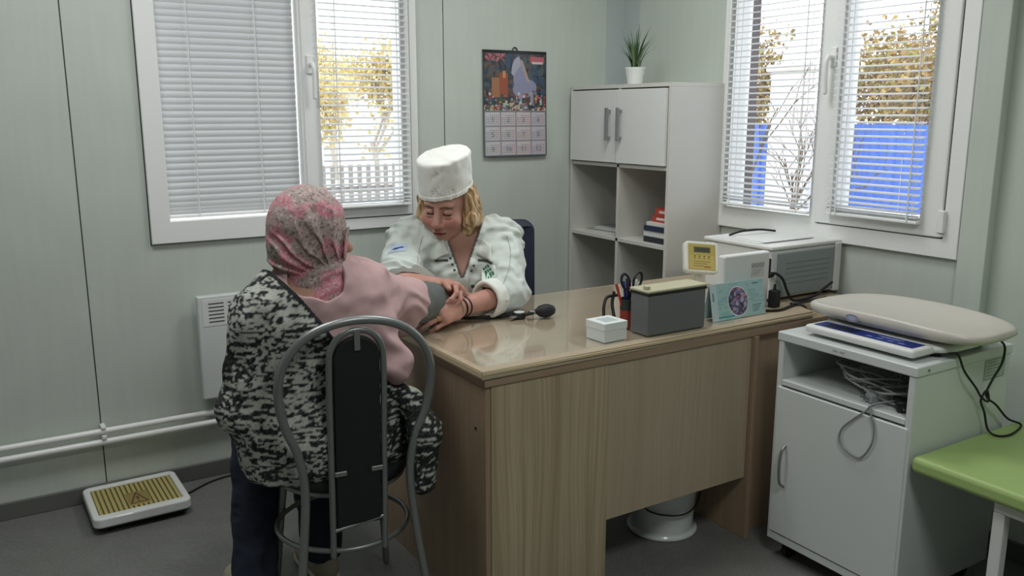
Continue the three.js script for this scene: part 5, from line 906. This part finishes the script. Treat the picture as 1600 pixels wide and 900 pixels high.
  { // badge on her right sleeve
    const bt = canvasTex(96, 96, (c, w, h) => { c.fillStyle = '#aebfd6'; c.fillRect(0, 0, w, h); c.fillStyle = '#223a66'; c.beginPath(); c.ellipse(38, 58, 24, 14, -0.3, 0, TAU); c.ellipse(64, 46, 18, 12, -0.3, 0, TAU); c.fill(); });
    const dir = unit([-0.55, 0.45, 0.7]), base = add(rSh, sub(rEl, rSh), 0.36), su = unit(sub(rSh, rEl)), sd = unit(cross(su, dir)); const n = 6, pos = [], uv = [], idx = [];
    for (let j = 0; j <= n; j++) for (let i = 0; i <= n; i++) { let p = add(add(add(base, sd, (i / n - 0.5) * 0.055), su, (j / n - 0.5) * 0.05), dir, 0.15); for (let k = 0; k < 100; k++) { const d = jacket(...p); if (d < 0.0025) break; p = add(p, dir, -clamp(d * 0.7, 0, 0.01)); } pos.push(...p); uv.push(i / n, j / n); }
    for (let j = 0; j < n; j++) for (let i = 0; i < n; i++) { const a = j * (n + 1) + i; idx.push(a, a + 1, a + n + 1, a + 1, a + n + 2, a + n + 1); }
    const g = new THREE.BufferGeometry(); g.setAttribute('position', new THREE.Float32BufferAttribute(pos, 3)); g.setAttribute('uv', new THREE.Float32BufferAttribute(uv, 2)); g.setIndex(idx); g.computeVertexNormals();
    mesh('sleeve_badge', g, M(0xffffff, 0.7, { map: bt, side: THREE.DoubleSide }), jk);
  }
  for (const s of [1, -1]) {   // armhole seams
    const pts = []; for (let i = 0; i <= 14; i++) { const f = i / 14, { p, n } = onto(s * (0.128 + 0.034 * Math.sin(Math.PI * (0.15 + 0.8 * f)) - 0.02 * f), 0.145 - 0.15 * f); pts.push(add(p, n, 0.0005)); }
    mesh('armhole_seam', tube(pts, 0.0013, false, 6, 40), M(0xa3aba5, 0.8), jk);
  }
  // rolled cuff
  { const cf = (x, y, z) => { const q = sub([x, y, z], cuffL), e = dot(q, cuffDir), r = Math.hypot(...add(q, cuffDir, -e)); return Math.hypot(Math.max(0, Math.abs(e + 0.012) - 0.018), r - 0.055 - 0.002 * noise3(x * 20, y * 20, z * 20)) - 0.0075; };
    mesh('rolled_cuff', surfaceNet((x, y, z) => smax(cf(x, y, z), 0.7525 - y, 0.003), [1.30, 0.74, -2.44], [1.48, 0.90, -2.24], 0.004, () => lin(0xe2e5dd)), vcol(0.8), jk); }
  // bracelets
  for (const [d, c, r] of [[-0.008, 0x1e1a18, 0.0035], [0.010, 0x9a8a66, 0.0022], [-0.028, 0x2a2220, 0.003]]) {
    const p = add(lWr, cuffDir, d), g = new THREE.TorusGeometry(0.0295, r, 8, 36); g.applyQuaternion(new THREE.Quaternion().setFromUnitVectors(V(0, 0, 1), V(...cuffDir))); g.translate(...p);
    const m = mesh('bracelet', g, M(c, 0.45)); tag(m, { 0x1e1a18: 'black bracelet nearest the hand but one on the doctor\'s wrist', 0x9a8a66: 'thin brass bracelet on the doctor\'s wrist next to the hand', 0x2a2220: 'dark brown bracelet highest up the doctor\'s forearm' }[c], 'bracelet', 'bracelets on the doctor\'s wrist');
  }
  { const q = lh.at(0.105, -0.019, -0.004), g = new THREE.TorusGeometry(0.0092, 0.0016, 8, 24); g.applyQuaternion(new THREE.Quaternion().setFromUnitVectors(V(0, 0, 1), V(...unit([-0.9, -0.15, 0.3])))); g.translate(...q); const m = mesh('finger_ring', g, M(0xc9a45a, 0.25, { metalness: 0.9 })); tag(m, 'gold ring on the doctor\'s finger', 'ring'); }
  // trousers and shoes
  const tr0 = blend([cap(lHip, lK, 0.094, 0.070), cap(lK, lA, 0.066, 0.055), cap(rHip, rK, 0.094, 0.070), cap(rK, rA, 0.066, 0.055)], 0.02);
  mesh('trousers', surfaceNet((x, y, z) => smax(smax(tr0(x, y, z), 0.06 - y, 0.005), y - 0.56, 0.01), [1.16, 0.04, -2.95], [1.80, 0.60, -2.30], 0.009, () => lin(0xd0d6d2)), vcol(0.85), doc);
  for (const an of [lA, rA]) { const up = blend([ell([an[0], 0.04, an[2]], [0.04, 0.042, 0.05]), ell(add([an[0], 0.034, an[2]], F, 0.08), [0.045, 0.034, 0.075])], 0.03); mesh('shoe', surfaceNet((x, y, z) => smax(up(x, y, z), 0.002 - y, 0.003), [an[0] - 0.16, -0.01, an[2] - 0.09], [an[0] + 0.08, 0.10, an[2] + 0.18], 0.006, () => lin(0xc9c9c4)), vcol(0.6), doc); }
}
// ---------------------------------------------------------------- outside: ground, fences, trees
{
  const GY = -0.45;
  const gt = dataTex(256, 256, (u, v) => { const n = tn(u, v, 8, 8) * 12 + tn(u, v, 60, 60, 4) * 10; return [196 + n, 194 + n, 186 + n]; }, true, [0.3, 0.3]);
  const sh = rectShape(-60, 60, -60, 60); sh.holes.push(new THREE.Path(rectShape(WL - 0.3, WR + 0.3, -WF - 0.3, -WB + 0.3).getPoints()));
  const gg = new THREE.ExtrudeGeometry(sh, { depth: 0.05, bevelEnabled: false }); gg.rotateX(-Math.PI / 2); gg.translate(0, GY - 0.05, 0);
  const yard = struct('ground_outside'); mesh('yard', uvm(gg), M(0xffffff, 0.9, { map: gt }), yard);
  // blue profiled fence beyond the right window: each sheet a piece
  const f = thing('blue_fence', 'blue profiled metal fence outside the right window', 'fence', [0, 0, 0]);
  const prof = new THREE.Shape(); const pitch = 0.2, w = 1.0; prof.moveTo(0, 0); const up = [], dn = [];
  for (let i = 0; i < 5; i++) { up.push([i * pitch, 0], [i * pitch + 0.07, 0], [i * pitch + 0.09, 0.025], [i * pitch + 0.16, 0.025], [i * pitch + 0.18, 0]); } up.push([w, 0]);
  prof.moveTo(up[0][0], up[0][1]); up.slice(1).forEach((p) => prof.lineTo(...p)); up.slice().reverse().forEach(([a, b]) => prof.lineTo(a, b - 0.004)); prof.closePath();
  const sg = new THREE.ExtrudeGeometry(prof, { depth: 1.72, bevelEnabled: false }); sg.rotateX(-Math.PI / 2); uvm(sg);
  const blue = M(0x4a6fc4, 0.5);
  for (let i = 0; i < 15; i++) { const m = mesh('fence_sheet', sg, blue, f); m.position.set(8.2, GY + 0.02, -9.5 + i * 1.005); m.rotation.y = Math.PI / 2; }
  for (let i = 0; i < 6; i++) { const m = mesh('fence_post', bx(-0.03, 0.03, GY, GY + 1.75, -0.03, 0.03, 0.004), M(0xd8d8d4, 0.6), f); m.position.set(8.12, 0, -9.0 + i * 2.5); }
  // pale shed in front of part of the fence
  const s = thing('pale_shed', 'narrow pale shed behind bare branches outside the right window', 'shed', [7.85, GY, -6.5]);
  mesh('wall', bx(-0.2, 0.2, 0, 2.3, -0.30, 0.27, 0.01), M(0xe3e0dc, 0.8), s); mesh('roof', bx(-0.24, 0.24, 2.3, 2.38, -0.35, 0.32, 0.02), M(0xcfcdc9, 0.7), s);
  // white picket fence beyond the left window
  const p = thing('picket_fence', 'pale picket fence outside the left window', 'fence', [0, 0, 0]);
  const pk = bx(-0.022, 0.022, GY + 0.08, 0.90, -0.009, 0.009, 0.004), pm = M(0x8d8a86, 0.7);
  for (let i = 0; i < 44; i++) { const m = mesh('picket', pk, pm, p); m.position.set(1.6 + i * 0.095, 0, -8.2); }
  mesh('rail', [bx(1.5, 5.9, -0.15, -0.09, -8.24, -8.215, 0.004), bx(1.5, 5.9, 0.62, 0.68, -8.24, -8.215, 0.004)], pm, p);
  // autumn trees
  const barks = [M(0x6b5c50, 0.9), M(0xb9b2a8, 0.85)];
  const leafG = new THREE.BufferGeometry(); leafG.setAttribute('position', new THREE.Float32BufferAttribute([0, 0, 0, 0.5, 0.35, 0.06, 1, 0, 0, 0.5, -0.35, 0.06], 3)); leafG.setIndex([0, 2, 1, 0, 3, 2]); leafG.computeVertexNormals();
  function tree(label, x, z, h, rx, ry, n, cols, size, bare, group) {
    const t = thing('autumn_tree', label, 'tree', [x, GY, z], 0, group);
    const br = [], ends = [];
    const grow = (a, d, len, r, lvl) => { const b = a.clone().addScaledVector(d, len), mid = a.clone().lerp(b, 0.5).add(V(rr(-1, 1), rr(-1, 1), rr(-1, 1)).multiplyScalar(len * 0.07)); br.push(tube([a, mid, b], r, false, 5, 4)); if (lvl === 0) { ends.push(b); return; } const k = lvl > 2 ? 3 : 2; for (let i = 0; i < k; i++) { const nd = d.clone().add(V(rr(-0.8, 0.8), rr(-0.15, 0.6), rr(-0.8, 0.8))).normalize(); grow(a.clone().lerp(b, rr(0.6, 1)), nd, len * rr(0.6, 0.82), r * 0.62, lvl - 1); } ends.push(b); };
    grow(V(0, 0, 0), V(rr(-0.05, 0.05), 1, rr(-0.05, 0.05)).normalize(), h * 0.34, h * (bare ? 0.0075 : 0.016), bare ? 5 : 4);
    mesh('trunk', br, barks[group && group.startsWith('golden') ? 1 : 0], t);
    if (n) {
      const im = new THREE.InstancedMesh(leafG, new THREE.MeshPhysicalMaterial({ color: 0xffffff, roughness: 1, side: THREE.DoubleSide, transmission: 0.25, thickness: 0 }), n), o = new THREE.Object3D(), c = new THREE.Color();
      for (let i = 0; i < n; i++) { const e = ends[Math.floor(rnd() * ends.length)]; let q = e.clone().add(V(rr(-1, 1), rr(-1, 1), rr(-1, 1)).multiplyScalar(0.16 * rx)); o.position.copy(q); o.rotation.set(rr(0, 6), rr(0, 6), rr(0, 6)); o.scale.setScalar(size * rr(0.6, 1.3)); o.updateMatrix(); im.setMatrixAt(i, o.matrix); im.setColorAt(i, c.set(cols[Math.floor(rnd() * cols.length)])); }
      im.name = 'foliage'; im.userData.kind = 'stuff'; im.castShadow = im.receiveShadow = true; t.add(im);
    }
    return t;
  }
  const gold = [0xe0cf96, 0xd6c184, 0xcabb8a, 0xe8dcae, 0xbdb184], rust = [0xa5895c, 0x8d7448, 0xb99a62, 0x7b6a45, 0x9a9556, 0xc2ab72];
  [[5.0, -15, 3.1], [7.2, -17, 3.6], [9.4, -19, 3.8], [9.0, -24, 5]].forEach(([x, z, h], i) => tree(['small golden tree nearest the left window', 'golden tree in the middle behind the left window', 'golden tree furthest right behind the left window', 'tall golden tree furthest away behind the left window'][i], x, z, h, 2.4, 2, 3200, gold, 0.12, false, 'golden trees outside the left window'));
  [[10.4, -6.6, 3.1], [11.6, -8.2, 3.4], [13.6, -8.2, 4.6], [10.8, -9.9, 3.2]].forEach(([x, z, h], i) => tree(['rust coloured tree behind the blue fence, nearest the window', 'rust coloured tree behind the blue fence, beside the shed', 'taller rust coloured tree behind the blue fence', 'rust coloured tree behind the blue fence, furthest left'][i], x, z, h, 2.0, 2, 3600, rust, 0.085, false, 'rust coloured trees behind the blue fence'));
  tree('bare branched bush right outside the window by the shelf unit', 4.9, -4.15, 2.6, 1, 1, 0, gold, 0.1, true);
}
renderer.render(scene, camera);
